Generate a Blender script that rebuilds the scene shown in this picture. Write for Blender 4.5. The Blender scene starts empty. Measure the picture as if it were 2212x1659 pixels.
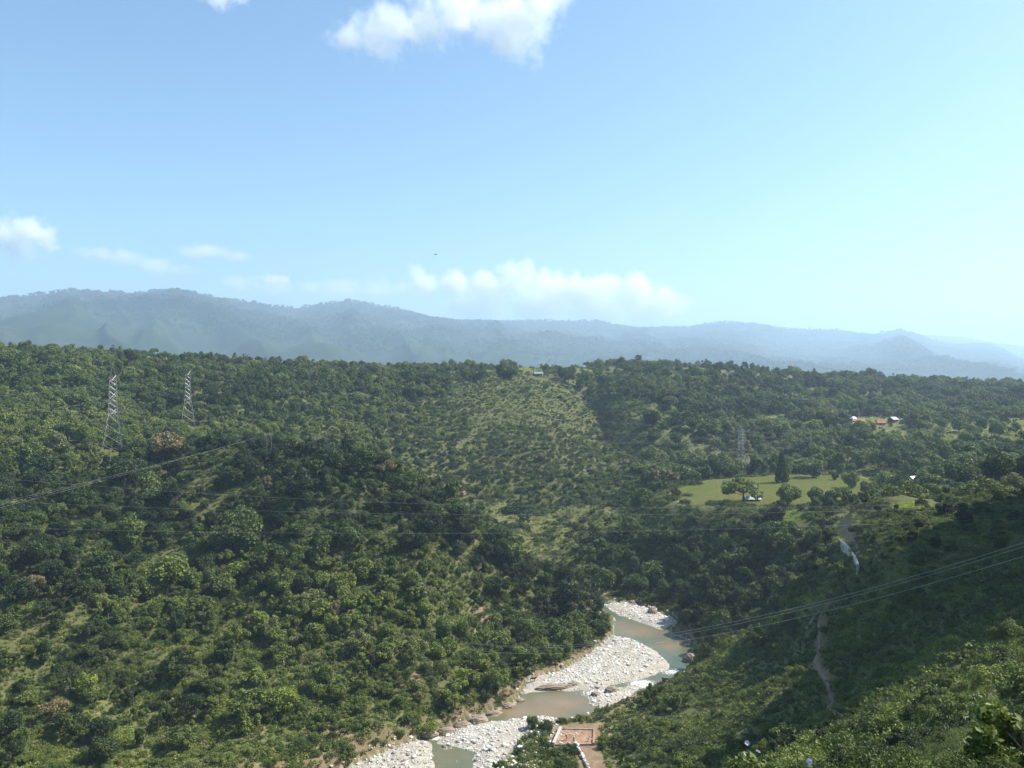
import bpy, bmesh, math, random
import numpy as np
from mathutils import Vector, Matrix, Euler

# ------------------------------------------------------------------ camera, sky, sun, exposure
scene = bpy.context.scene
COL = scene.collection
F = 803.6            # focal length in pixels of a 1024 px wide picture
VH = 362.0           # row of the horizon
W, H = 1024, 768
SUN_AZ = math.radians(78)      # from the view direction (+Y) towards the right (+X)
SUN_EL = math.radians(48)

cam_d = bpy.data.cameras.new("camera")
cam_d.sensor_width = 36.0
cam_d.lens = 36.0 * F / W
cam_d.shift_y = -(H / 2 - VH) / W
cam_d.clip_start = 0.2
cam_d.clip_end = 200000.0
cam = bpy.data.objects.new("camera", cam_d)
COL.objects.link(cam)
cam.location = (0, 0, 0)
cam.rotation_euler = (math.radians(90), 0, 0)
scene.camera = cam

world = bpy.data.worlds.new("World")
scene.world = world
world.use_nodes = True
wn = world.node_tree
sky = wn.nodes.new("ShaderNodeTexSky")
sky.sky_type = 'NISHITA'
sky.sun_disc = False
sky.sun_elevation = SUN_EL
sky.sun_rotation = SUN_AZ
sky.altitude = 900
sky.air_density = 1.0
sky.dust_density = 2.8
sky.ozone_density = 2.0
wn.nodes["Background"].inputs[1].default_value = 0.118
tint = wn.nodes.new("ShaderNodeMix")          # a slightly cooler, greener sky
tint.data_type = 'RGBA'
tint.blend_type = 'MULTIPLY'
tint.inputs[0].default_value = 1.0
tint.inputs[7].default_value = (0.75, 0.925, 0.955, 1)
wn.links.new(sky.outputs[0], tint.inputs[6])
wn.links.new(tint.outputs[2], wn.nodes["Background"].inputs[0])

sun_d = bpy.data.lights.new("sun", 'SUN')
sun_d.energy = 5.0
sun_d.angle = math.radians(0.53)
sun_d.color = (1.0, 0.94, 0.84)
sun = bpy.data.objects.new("sun", sun_d)
COL.objects.link(sun)
sdir = Vector((math.sin(SUN_AZ) * math.cos(SUN_EL), math.cos(SUN_AZ) * math.cos(SUN_EL), math.sin(SUN_EL)))
sun.rotation_euler = sdir.to_track_quat('Z', 'Y').to_euler()

vs = scene.view_settings
vs.view_transform = 'Standard'
vs.look = 'None'
vs.exposure = 0.92
vs.gamma = 1.0
vs.use_curve_mapping = False
scene.render.engine = 'CYCLES'
cy = scene.cycles
cy.use_denoising = True
cy.max_bounces = 12
cy.diffuse_bounces = 3
cy.glossy_bounces = 2
cy.transmission_bounces = 3
cy.transparent_max_bounces = 8
cy.volume_bounces = 12
cy.volume_step_rate = 1.0
cy.volume_max_steps = 256

rng = np.random.default_rng(7)
random.seed(7)

# ------------------------------------------------------------------ small helpers
def P(u, v, Y):
    return Vector(((u - W / 2) / F * Y, Y, -(v - VH) / F * Y))

def tag(o, label=None, cat=None, group=None, kind=None):
    if label: o["label"] = label
    if cat: o["category"] = cat
    if group: o["group"] = group
    if kind: o["kind"] = kind
    return o

def link(o, parent=None):
    COL.objects.link(o)
    if parent is not None:
        o.parent = parent
    return o

def empty(name, loc=(0, 0, 0), rz=0.0):
    o = bpy.data.objects.new(name, None)
    o.empty_display_size = 0.5
    o.location = loc
    o.rotation_euler = (0, 0, rz)
    return link(o)

def np_mesh(name, verts, faces, mats=(), fmat=None, smooth=False, fattr=None, vattr=None):
    """verts (n,3); faces an (m,k) array of one size"""
    verts = np.asarray(verts, dtype=np.float32)
    faces = np.asarray(faces, dtype=np.int32)
    m = bpy.data.meshes.new(name)
    n, k = faces.shape
    m.vertices.add(len(verts))
    m.vertices.foreach_set("co", verts.ravel())
    m.loops.add(n * k)
    m.loops.foreach_set("vertex_index", faces.ravel())
    m.polygons.add(n)
    m.polygons.foreach_set("loop_start", np.arange(0, n * k, k, dtype=np.int32))
    m.polygons.foreach_set("loop_total", np.full(n, k, dtype=np.int32))
    for mt in mats:
        m.materials.append(mt)
    if fmat is not None:
        m.polygons.foreach_set("material_index", np.asarray(fmat, dtype=np.int32))
    m.polygons.foreach_set("use_smooth", np.full(n, smooth, dtype=bool))
    for d, dom in ((fattr, 'FACE'), (vattr, 'POINT')):
        for an, av in (d or {}).items():
            a = m.attributes.new(an, 'FLOAT', dom)
            a.data.foreach_set("value", np.asarray(av, dtype=np.float32))
    m.update(calc_edges=True)
    m.validate()
    return m

def mesh_obj(name, mesh, parent=None, loc=None):
    o = bpy.data.objects.new(name, mesh)
    if loc is not None:
        o.location = loc
    return link(o, parent)

def bm_obj(name, bm, mat, parent=None, smooth=False, loc=None):
    m = bpy.data.meshes.new(name)
    bm.normal_update()
    bm.to_mesh(m)
    bm.free()
    if mat is not None:
        m.materials.append(mat)
    if smooth:
        m.polygons.foreach_set("use_smooth", np.ones(len(m.polygons), dtype=bool))
    return mesh_obj(name, m, parent, loc)

def add_box(bm, c, s, rot=None):
    r = bmesh.ops.create_cube(bm, size=1.0)
    M = Matrix.Translation(Vector(c)) @ (rot.to_matrix().to_4x4() if rot is not None else Matrix()) @ Matrix.Diagonal((s[0], s[1], s[2], 1))
    bmesh.ops.transform(bm, matrix=M, verts=r["verts"])
    return r["verts"]

def add_bar(bm, a, b, r0, r1=None, n=5):
    a = Vector(a); b = Vector(b)
    r1 = r0 if r1 is None else r1
    d = (b - a)
    if d.length < 1e-6: return
    q = d.to_track_quat('Z', 'Y')
    va, vb = [], []
    for i in range(n):
        t = 2 * math.pi * i / n
        e = Vector((math.cos(t), math.sin(t), 0))
        va.append(bm.verts.new(a + q @ (e * r0)))
        vb.append(bm.verts.new(b + q @ (e * r1)))
    for i in range(n):
        j = (i + 1) % n
        bm.faces.new((va[i], va[j], vb[j], vb[i]))
    bm.faces.new(va[::-1]); bm.faces.new(vb)

def add_tube(bm, pts, rad, n=5):
    for i in range(len(pts) - 1):
        r0 = rad if isinstance(rad, (int, float)) else rad[i]
        r1 = rad if isinstance(rad, (int, float)) else rad[i + 1]
        add_bar(bm, pts[i], pts[i + 1], r0, r1, n)

# ------------------------------------------------------------------ numpy noise
def _hash(ix, iy, seed):
    h = (ix.astype(np.int64) * 374761393 + iy.astype(np.int64) * 668265263 + seed * 1442695041) & 0xFFFFFFFF
    h = ((h ^ (h >> 13)) * 1274126177) & 0xFFFFFFFF
    h = h ^ (h >> 16)
    return (h & 0xFFFFFF) / float(0xFFFFFF)

def vnoise(x, y, seed=0):
    ix = np.floor(x); iy = np.floor(y)
    fx = x - ix; fy = y - iy
    fx = fx * fx * fx * (fx * (fx * 6 - 15) + 10); fy = fy * fy * fy * (fy * (fy * 6 - 15) + 10)
    a = _hash(ix, iy, seed); b = _hash(ix + 1, iy, seed)
    c = _hash(ix, iy + 1, seed); d = _hash(ix + 1, iy + 1, seed)
    return (a * (1 - fx) + b * fx) * (1 - fy) + (c * (1 - fx) + d * fx) * fy * 1.0

def fbm(x, y, oct=4, seed=0):
    s = 0; a = 0.5; t = 0
    for i in range(oct):
        s = s + a * (vnoise(x, y, seed + i * 17) * 2 - 1); t += a
        x = x * 2.03 + 13.7; y = y * 2.03 - 7.1; a *= 0.5
    return s / t

def ridged(x, y, oct=4, seed=0):
    s = 0; a = 0.5; t = 0
    for i in range(oct):
        s = s + a * (1 - np.abs(vnoise(x, y, seed + i * 31) * 2 - 1)); t += a
        x = x * 2.03 + 3.7; y = y * 2.03 - 9.1; a *= 0.5
    return s / t

def sstep(a, b, x):
    t = np.clip((x - a) / (b - a), 0, 1)
    return t * t * (3 - 2 * t)

# ------------------------------------------------------------------ plan polygons
RZ = -105.0                       # water level
def plan(pts, z=RZ):
    """outline seen at these picture points, laid on the level z"""
    out = []
    for u, v in pts:
        Y = -z * F / (v - VH)
        out.append(((u - W / 2) / F * Y, Y))
    return np.array(out)

def in_poly(poly, x, y):
    c = np.zeros(np.shape(x), dtype=bool)
    n = len(poly)
    j = n - 1
    for i in range(n):
        xi, yi = poly[i]; xj, yj = poly[j]
        if yi != yj:
            c ^= ((yi > y) != (yj > y)) & (x < (xj - xi) * (y - yi) / (yj - yi) + xi)
        j = i
    return c

def seg_dist(poly, x, y, closed=True):
    d = np.full(np.shape(x), 1e9)
    n = len(poly)
    for i in range(n if closed else n - 1):
        ax, ay = poly[i]; bx, by = poly[(i + 1) % n]
        dx, dy = bx - ax, by - ay
        t = np.clip(((x - ax) * dx + (y - ay) * dy) / (dx * dx + dy * dy + 1e-9), 0, 1)
        d = np.minimum(d, np.hypot(x - ax - t * dx, y - ay - t * dy))
    return d

def sdist(poly, x, y):
    """signed distance, negative inside"""
    d = seg_dist(poly, x, y)
    return np.where(in_poly(poly, x, y), -d, d)

# the whole river bed (water and gravel), then the gravel bars standing out of it
BED = np.vstack([
    plan([(340, 770), (430, 735), (480, 716), (514, 702), (520, 693), (525, 680), (543, 673.5), (562, 668), (590, 652), (611, 634), (612, 618), (596, 611), (578, 601), (563, 588)]),
    np.array([(-5, 408), (-60, 430), (-140, 440), (-140, 452), (-55, 445), (8, 424)]),
    plan([(583, 591), (612, 602), (640, 604), (655, 612), (680, 621), (672, 632), (690, 640), (697, 655), (693, 668), (672, 680), (640, 694), (606, 712), (570, 722), (536, 726), (520, 748), (480, 790)]),
    np.array([(-60, 172), (-140, 135), (-240, 110), (-250, 130), (-150, 155), (-85, 186)]),
])
BAR_MID = plan([(521, 694), (527, 680), (560, 672), (590, 655), (612, 636), (632, 640), (652, 650), (668, 664), (668, 669), (640, 678), (600, 688), (575, 690), (552, 690), (530, 692)])
BAR_FAR = plan([(604, 605), (630, 603), (660, 612), (680, 620), (662, 629), (640, 622), (618, 614)])
BAR_NEAR = plan([(455, 729), (500, 722), (545, 716), (560, 722), (548, 748), (530, 790), (470, 790), (478, 752), (440, 742)])
BAR_LOW = plan([(340, 775), (380, 750), (415, 738), (428, 744), (432, 765), (420, 800), (330, 800)])
BAR_EDGE = plan([(590, 697), (612, 690), (640, 684), (625, 700), (606, 708), (590, 704)])
BAR_UP = plan([(583, 610), (598, 614), (610, 622), (603, 627), (590, 617)])
BAR_TINY = plan([(556, 584), (566, 583), (572, 590), (560, 592)])
BARS = [BAR_MID, BAR_FAR, BAR_NEAR, BAR_LOW, BAR_EDGE, BAR_UP, BAR_TINY]

# ------------------------------------------------------------------ terrain surface: relief points (picture column, row, distance)
CTRL = [
 # left hillside: foot, face, ridge
 (0,775,188),(100,772,195),(250,772,203),(-200,800,150),(-400,760,140),(-400,600,230),(-400,470,380),(-400,350,560),
 (250,600,290),(100,600,272),(0,600,262),(-150,600,255),(400,600,288),(480,625,295),(330,690,240),(150,690,232),(0,690,222),
 (250,520,338),(100,520,328),(0,520,320),(400,525,330),(-150,520,315),(460,560,322),
 (270,455,375),(200,456,382),(100,456,388),(0,452,385),(-150,455,380),(394,477,358),(463,529,343),(490,556,338),(555,606,328),(330,463,366),
 (330,480,420),(250,462,430),(470,540,400),(394,500,410),
 # behind the left ridge: pylon bench and bluff
 (109,452,402),(187,429,500),(60,425,480),(0,420,470),(-150,420,470),(270,440,500),(187,400,545),
 (0,368,560),(100,374,600),(160,367,620),(250,379,640),(350,382,680),(450,383,720),(575,382,760),(690,381,800),(800,383,900),(900,386,1000),(1024,389,1100),(1250,392,1150),(-200,366,560),
 (0,390,520),(100,400,540),(300,405,580),(394,460,515),(350,440,540),(450,432,595),(463,505,495),(521,515,497),(530,470,545),(560,432,612),(545,545,440),(500,400,660),
 (640,410,690),(600,395,760),(575,430,640),(592,440,640),(625,455,600),(650,442,610),(640,485,520),(600,490,520),(720,400,770),
 # plateau beyond the crest
 (0,367,900),(300,377,1000),(512,380,1100),(800,380,1300),(1024,382,1500),(1250,384,1600),(-200,360,900),
 # slopes on the right, far
 (680,474,545),(750,473,540),(750,446,610),(700,430,650),(800,415,740),(860,421,720),(860,398,850),(975,433,620),(1024,422,700),(1024,402,850),(950,395,900),(900,440,590),(900,460,520),(1024,455,520),(1250,440,700),(1250,410,900),
 # terrace
 (690,506,402),(760,506,388),(764,482,475),(850,481,470),(870,500,390),(930,500,370),(1000,490,380),(700,488,455),(1024,480,430),(1200,490,400),
 # terrace toe
 (600,545,400),(640,562,375),(620,522,420),(565,556,425),(560,530,470),(680,560,368),(690,600,335),(645,593,362),
 (760,520,368),(780,562,328),(740,602,308),(702,632,303),(800,530,340),(830,540,298),(780,606,284),(740,636,280),(835,527,272),(870,515,290),
 # spur
 (750,645,262),(787,618,251),(815,602,243),(840,565,236),(850,549,240),(861,524,238),(940,514,230),(1024,506,218),(1200,480,200),
 (900,510,280),(1024,505,270),
 (900,560,205),(1000,560,188),(870,602,205),(950,612,172),(1024,610,155),(820,645,215),(819,665,198),(835,700,168),(760,692,204),(700,702,226),(655,702,243),(620,728,224),(574,741,218),(650,757,198),(750,752,158),
 # camera slope
 (880,685,138),(940,655,124),(1000,645,113),(930,705,94),(981,695,84),(900,745,80),(1024,725,60),(1024,772,30),(900,775,50),(800,785,80),(700,785,125),(600,800,150),(540,810,165),
 (512,960,10),(512,920,20),(512,890,40),(512,860,90),(700,870,20),(700,840,50),(900,830,20),(1024,810,14),(300,930,20),(300,890,60),(300,850,120),(100,900,30),(100,860,100),(420,820,175),
 (1250,760,20),(1250,680,60),(1250,600,110),(1600,560,40),(1600,520,120),(1600,480,300),(1600,430,600),
 (-300,900,30),(-300,880,90),(-900,760,40),(-900,760,90),(-900,600,200),(-900,460,400),(-900,400,700),
 (512,1010,4),(900,900,6),(1300,830,6),(100,1010,6),
]
def _tl(u, Y):
    x = (u - W / 2) / F * Y
    return math.atan2(x, Y), math.log(math.hypot(x, Y))
_c = np.array([(*_tl(u, Y), -(v - VH) / F * Y / math.hypot((u - W / 2) / F * Y, Y)) for u, v, Y in CTRL])
_AS = np.array([1.25, 1.0])
def _tps(d2):
    return np.where(d2 > 1e-12, 0.5 * d2 * np.log(np.maximum(d2, 1e-12)), 0.0)
_X = _c[:, :2] * _AS
_n = len(_X)
_K = _tps(((_X[:, None, :] - _X[None, :, :]) ** 2).sum(-1)) + np.eye(_n) * 6e-4
_Pm = np.hstack([np.ones((_n, 1)), _X])
_A = np.zeros((_n + 3, _n + 3)); _A[:_n, :_n] = _K; _A[:_n, _n:] = _Pm; _A[_n:, :_n] = _Pm.T
_sol = np.linalg.solve(_A, np.concatenate([_c[:, 2], np.zeros(3)]))

def base_height(x, y):
    x = np.asarray(x, float); y = np.asarray(y, float)
    sh = x.shape
    x = x.ravel(); y = y.ravel()
    r = np.maximum(np.hypot(x, y), 2.0)
    th = np.clip(np.arctan2(x, y), -1.05, 1.05)
    q = np.stack([th, np.log(r)], -1) * _AS
    out = np.empty(len(q))
    for s in range(0, len(q), 40000):
        b = q[s:s + 40000]
        d2 = ((b[:, None, :] - _X[None, :, :]) ** 2).sum(-1)
        out[s:s + 40000] = _tps(d2) @ _sol[:_n] + _sol[_n] + b @ _sol[_n + 1:]
    return (out * r).reshape(sh)

def height(x, y, fine=True):
    x = np.asarray(x, float); y = np.asarray(y, float)
    r = np.hypot(x, y)
    z = base_height(np.where(r > 1700, x * 1700 / np.maximum(r, 1), x), np.where(r > 1700, y * 1700 / np.maximum(r, 1), y))
    # behind and beside the camera: rising hillside
    th = np.abs(np.arctan2(x, y))
    back = sstep(1.05, 1.7, th)
    z = z * (1 - back) + back * (np.clip(-2 + 0.12 * np.where(y < 0, -y, 0) + 0.1 * x, -60, 90))
    z = np.where(r > 1300, z + (-135 - z) * sstep(1300, 2600, r), z)
    # unseen steep flank beside the road, right of the view, shaped to shade the spur
    z = z + 88 * sstep(0.66, 0.86, x / np.maximum(y, 1)) * sstep(98, 150, y) * sstep(286, 256, y) * (y > 1)
    # ravine at the right end of the cleared slope
    gx0, gy0, gx1, gy1 = 61.6, 750.0, 84.0, 600.0
    gl = math.hypot(gx1 - gx0, gy1 - gy0)
    dl = ((x - gx0) * (gy1 - gy0) - (y - gy0) * (gx1 - gx0)) / gl * -1.0 + 3.0 * fbm(x / 20, y / 20, 2, 401)
    along = ((x - gx0) * (gx1 - gx0) + (y - gy0) * (gy1 - gy0)) / gl
    z = z + (9 * sstep(0, 24, dl) * sstep(130, 50, dl) - 5 * sstep(16, 0, np.abs(dl))) * sstep(-25, 15, along) * sstep(gl + 30, gl - 40, along)
    # gullies and hummocks
    amp = sstep(25, 200, r)
    wx = x + 14 * fbm(x / 60, y / 60, 2, 5); wy = y + 14 * fbm(x / 60, y / 60, 2, 9)
    z = z + amp * ((6.4 - 2.6 * sstep(470, 560, r)) * (ridged(wx / 62, wy / 75, 3, 3) - 0.62) * 1.6 + 1.6 * fbm(x / 17, y / 17, 3, 21))
    z = z + 0.35 * fbm(x / 4.0, y / 4.0, 2, 33) * sstep(8, 40, r)
    # the flat field on the terrace and the bench of the building site
    for poly, zz, soft in FLATS:
        d = sdist(poly, x, y)
        k = sstep(soft, 0.0, d)
        z = z * (1 - k) + zz * k if not callable(zz) else z * (1 - k) + zz(x, y) * k
    # river corridor
    d = sdist(BED, x, y)
    bank = RZ + 0.9 + 0.95 * np.maximum(d, 0) + 1.0 * fbm(x / 5, y / 5, 2, 77)
    z = np.where(d > 0, np.where(d < 60, np.maximum(z, np.minimum(RZ + 0.9 + 0.05 * d, bank)), z), z)
    z = np.where((d > 0) & (z > bank), bank + (z - bank) * sstep(0, 26, d), z)
    bed = RZ - 0.75
    bar = np.full(x.shape, -1e9)
    for b in BARS:
        db = sdist(b, x, y)
        bar = np.maximum(bar, np.clip(-db * 0.22, -0.9, 0.75) + 0.12)
    inb = np.maximum(bed, RZ + bar + 0.22 * fbm(x / 3, y / 3, 2, 55))
    inb = inb + 1.7 * sstep(-2.0, 0.0, d) * (bar < -0.4)
    z = np.where(d <= 0, inb, z)
    return z

FIELD = np.array([P(u, v, Y)[:2] for u, v, Y in [(683,500,405),(682,492,440),(705,484,470),(764,478,492),(850,477,488),(872,482,465),(868,494,412),(845,499,395),(760,505,392),(700,506,402)]])
SITE = plan([(548, 726), (612, 724), (618, 752), (600, 790), (575, 790), (548, 750)], -103.2)
YARD = plan([(552, 727), (604, 723), (598, 735), (597, 746), (612, 790), (585, 790), (578, 750), (549, 746)], -103.2)
FLATS = [(FIELD, lambda x, y: -70.6 + (x - 90) * 0.012, 22.0), (SITE, -103.2, 7.0)]

def gz(x, y):
    return float(height(np.array([x]), np.array([y]))[0])

def ground_hit(u, v, y0=20.0, y1=1500.0):
    """the ground point that lies on the line of sight of this picture point"""
    Y = np.geomspace(y0, y1, 900)
    X = (u - W / 2) / F * Y; Zl = -(v - VH) / F * Y
    k = np.argmax(height(X, Y) > Zl)
    return Vector((X[k], Y[k], Zl[k]))

def project(x, y, z):
    return W / 2 + F * x / y, VH - F * z / y

# ------------------------------------------------------------------ zones of ground cover, from the surface point
def in_img(poly, u, v):
    return in_poly(np.array(poly, float), u, v)

Z_CLEAR = [(440,372),(576,374),(584,396),(600,425),(618,448),(570,440),(520,425),(480,428),(455,405)]
Z_VALLEY = [(488,500),(530,512),(600,505),(640,515),(590,545),(578,580),(560,590),(520,560),(490,530)]
Z_ROADF = [(812,520),(856,510),(862,528),(846,548),(838,552),(834,535)]
Z_STRIP = [(818,585),(832,592),(800,622),(740,652),(700,672),(692,664),(740,636),(790,604)]
Z_FARF = [(748,417),(785,416),(784,424),(748,424)]
Z_VILL = [(842,416),(905,418),(912,440),(880,440),(850,428)]
Z_RFLD = [(935,424),(1030,418),(1040,452),(960,452),(925,440)]
Z_TOPL = [(140,352),(188,352),(188,362),(140,362)]
Z_TOPC = [(520,364),(585,364),(590,372),(520,372)]
Z_BR1 = [(780,514),(800,512),(803,521),(796,524),(784,523)]
Z_BR2 = [(900,503),(932,500),(934,508),(905,510)]
Z_BROWN = [(60,700),(200,640),(300,650),(400,690),(440,720),(400,745),(300,800),(0,800),(0,760)]
Z_DARK = [(830,505),(1060,490),(1060,640),(930,640),(860,650),(790,660),(800,620),(838,580)]
Z_SLOPE = [(560,725),(650,690),(700,665),(800,640),(830,660),(830,720),(760,790),(610,800)]

PATH = np.array([P(u, v, Y)[:2] for u, v, Y in [(824,622,225),(819,648,212),(815,662,200),(822,678,188),(831,692,176),(834,704,168),(826,712,163),(818,722,160)]])
ROAD = np.array([P(u, v, Y)[:2] for u, v, Y in [(852,512,300),(842,520,285),(846,530,262),(852,538,247)]])

def zones(x, y, z, dbed=None):
    """dict of masks over points of the ground"""
    yy = np.maximum(y, 1.0)
    u, v = project(x, yy, z)
    fr = y > 3
    r = np.hypot(x, y)
    jit = np.clip(9.0 * 300 / np.maximum(r, 120), 3, 9)          # ragged zone edges
    u = u + jit * 1.3 * fbm(x / 14, y / 14, 3, 301) * np.clip(r / 300, 1, 2)
    v = v + jit * 0.5 * fbm(x / 14, y / 14, 3, 302)
    dbed = sdist(BED, x, y) if dbed is None else dbed
    o = {}
    o["yard"] = sdist(YARD, x, y) < 0.5
    o["bed"] = dbed < 0.6
    o["field"] = sdist(FIELD, x, y) + 9.0 * fbm(x / 9, y / 9, 3, 311) < 1.0
    o["site"] = sdist(SITE, x, y) < 1.0
    o["clear"] = in_img(Z_CLEAR, u, v) & (r > 480) & fr
    o["valley"] = in_img(Z_VALLEY, u, v) & (r > 380) & (r < 560) & fr
    o["roadf"] = in_img(Z_ROADF, u, v) & (r > 235) & (r < 420) & fr
    o["strip"] = in_img(Z_STRIP, u, v) & (r > 235) & (r < 330) & fr
    o["farf"] = (in_img(Z_FARF, u, v) | in_img(Z_VILL, u, v) | in_img(Z_TOPL, u, v) | in_img(Z_TOPC, u, v)) & (r > 480) & fr
    o["rfld"] = in_img(Z_RFLD, u, v) & (r > 450) & fr
    o["bright"] = (in_img(Z_BR1, u, v) | in_img(Z_BR2, u, v)) & (r > 260) & (r < 480) & fr
    o["brown"] = in_img(Z_BROWN, u, v) & (r > 150) & (r < 300) & fr
    o["dark"] = in_img(Z_DARK, u, v) & (r > 110) & (r < 330) & fr
    o["slope"] = in_img(Z_SLOPE, u, v) & (r > 110) & (r < 330) & fr
    o["path"] = seg_dist(PATH, x, y, False) < 1.1
    o["road"] = seg_dist(ROAD, x, y, False) < 1.6
    o["u"], o["v"], o["r"], o["dbed"] = u, v, r, dbed
    return o
#PART2

# ------------------------------------------------------------------ materials
def new_mat(name):
    m = bpy.data.materials.new(name)
    m.use_nodes = True
    nt = m.node_tree
    for n in list(nt.nodes):
        nt.nodes.remove(n)
    out = nt.nodes.new("ShaderNodeOutputMaterial")
    return m, nt, out

def node(nt, kind, **kw):
    n = nt.nodes.new(kind)
    for k, v in kw.items():
        if k.startswith("i_"):
            n.inputs[int(k[2:]) if k[2:].isdigit() else k[2:].replace("_", " ")].default_value = v
        else:
            setattr(n, k, v)
    return n

def ramp(nt, stops, interp='LINEAR'):
    r = nt.nodes.new("ShaderNodeValToRGB")
    r.color_ramp.interpolation = interp
    e = r.color_ramp.elements
    while len(e) < len(stops):
        e.new(0.5)
    for el, (p, c) in zip(e, stops):
        el.position = p
        el.color = (*c, 1) if len(c) == 3 else c
    return r

def mix(nt, fac, a, b, blend='MIX'):
    n = nt.nodes.new("ShaderNodeMix")
    n.data_type = 'RGBA'
    n.blend_type = blend
    for sock, val in ((n.inputs[0], fac), (n.inputs[6], a), (n.inputs[7], b)):
        if isinstance(val, (int, float)):
            sock.default_value = val
        elif isinstance(val, tuple):
            sock.default_value = (*val, 1) if len(val) == 3 else val
        else:
            nt.links.new(val, sock)
    return n.outputs[2]

def math_n(nt, op, a, b=0.0, clamp=False):
    n = nt.nodes.new("ShaderNodeMath")
    n.operation = op
    n.use_clamp = clamp
    for sock, val in ((n.inputs[0], a), (n.inputs[1], b)):
        if isinstance(val, (int, float)):
            sock.default_value = val
        else:
            nt.links.new(val, sock)
    return n.outputs[0]

def noise_n(nt, scale, detail=4, rough=0.6, coord=None, dim='3D'):
    n = nt.nodes.new("ShaderNodeTexNoise")
    n.inputs["Scale"].default_value = scale
    n.inputs["Detail"].default_value = detail
    n.inputs["Roughness"].default_value = rough
    if coord is not None:
        nt.links.new(coord, n.inputs["Vector"])
    return n.outputs["Fac"]

def simple_mat(name, col, rough=0.7, var=0.25, scale=2.0, bump=0.0, metal=0.0, spec=0.3, bscale=None):
    m, nt, out = new_mat(name)
    b = nt.nodes.new("ShaderNodeBsdfPrincipled")
    tc = nt.nodes.new("ShaderNodeTexCoord")
    f = noise_n(nt, scale, 5, 0.65, tc.outputs["Object"])
    c0 = tuple(max(0, c * (1 - var)) for c in col); c1 = tuple(min(1, c * (1 + var)) for c in col)
    r = ramp(nt, [(0.3, c0), (0.7, c1)])
    nt.links.new(f, r.inputs[0])
    nt.links.new(r.outputs[0], b.inputs["Base Color"])
    b.inputs["Roughness"].default_value = rough
    b.inputs["Metallic"].default_value = metal
    b.inputs["Specular IOR Level"].default_value = spec
    if bump:
        bn = nt.nodes.new("ShaderNodeBump")
        bn.inputs["Strength"].default_value = bump
        nt.links.new(noise_n(nt, bscale or scale * 4, 5, 0.65, tc.outputs["Object"]), bn.inputs["Height"])
        nt.links.new(bn.outputs[0], b.inputs["Normal"])
    nt.links.new(b.outputs[0], out.inputs[0])
    return m

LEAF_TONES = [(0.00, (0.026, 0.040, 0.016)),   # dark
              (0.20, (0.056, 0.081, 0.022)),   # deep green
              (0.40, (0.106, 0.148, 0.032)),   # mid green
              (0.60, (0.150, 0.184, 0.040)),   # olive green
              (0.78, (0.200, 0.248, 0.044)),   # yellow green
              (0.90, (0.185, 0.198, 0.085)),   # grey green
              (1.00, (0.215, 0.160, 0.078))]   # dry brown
def leaf_mat(name, tones, thru):
    m, nt, out = new_mat(name)
    at = node(nt, "ShaderNodeAttribute", attribute_type='INSTANCER', attribute_name="tone")
    lv = node(nt, "ShaderNodeAttribute", attribute_type='GEOMETRY', attribute_name="lv")
    rp = ramp(nt, tones)
    nt.links.new(at.outputs["Fac"], rp.inputs[0])
    br = math_n(nt, 'MULTIPLY_ADD', lv.outputs["Fac"], 0.75)
    br.node.inputs[2].default_value = 0.62
    hs = nt.nodes.new("ShaderNodeHueSaturation")
    nt.links.new(rp.outputs[0], hs.inputs["Color"])
    nt.links.new(br, hs.inputs["Value"])
    hue = math_n(nt, 'MULTIPLY_ADD', lv.outputs["Fac"], -0.03)
    hue.node.inputs[2].default_value = 0.515
    nt.links.new(hue, hs.inputs["Hue"])
    d = node(nt, "ShaderNodeBsdfPrincipled")
    d.inputs["Roughness"].default_value = 0.55
    d.inputs["Specular IOR Level"].default_value = 0.22
    nt.links.new(hs.outputs[0], d.inputs["Base Color"])
    t = nt.nodes.new("ShaderNodeBsdfTranslucent")
    tcol = mix(nt, 0.5, hs.outputs[0], (0.14, 0.20, 0.03))
    nt.links.new(tcol, t.inputs["Color"])
    ms = nt.nodes.new("ShaderNodeMixShader")
    ms.inputs[0].default_value = thru
    nt.links.new(d.outputs[0], ms.inputs[1]); nt.links.new(t.outputs[0], ms.inputs[2])
    nt.links.new(ms.outputs[0], out.inputs[0])
    return m

GRASS_TONES = [(0.0, (0.16, 0.22, 0.04)), (0.40, (0.30, 0.36, 0.06)), (0.75, (0.40, 0.39, 0.16)), (1.0, (0.46, 0.42, 0.21))]
M = {}
M["leaf"] = leaf_mat("leaves", LEAF_TONES, 0.20)
M["blade"] = leaf_mat("grass_blades", GRASS_TONES, 0.35)
M["bark"] = simple_mat("bark", (0.105, 0.085, 0.065), 0.9, 0.4, 6.0, 0.4)
M["old_concrete"] = simple_mat("stained_concrete", (0.27, 0.235, 0.20), 0.9, 0.4, 0.9, 0.3)
M["concrete"] = simple_mat("concrete", (0.40, 0.39, 0.36), 0.85, 0.25, 1.5, 0.2)
M["steel"] = simple_mat("galvanised_steel", (0.30, 0.305, 0.295), 0.45, 0.2, 1.0, 0, 0.55, 0.5)
M["porcelain"] = simple_mat("insulator_glass", (0.10, 0.07, 0.05), 0.25, 0.2, 2.0)
M["wire"] = simple_mat("weathered_aluminium_wire", (0.50, 0.50, 0.48), 0.5, 0.15, 0.5, 0, 0.4)
M["wire_dark"] = simple_mat("dull_wire", (0.26, 0.25, 0.26), 0.5, 0.15, 0.5, 0, 0.3)
M["wood"] = simple_mat("weathered_pole_wood", (0.16, 0.125, 0.095), 0.85, 0.3, 3.0, 0.3)
M["log"] = simple_mat("bleached_timber", (0.30, 0.27, 0.23), 0.85, 0.25, 2.0, 0.3)
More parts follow.
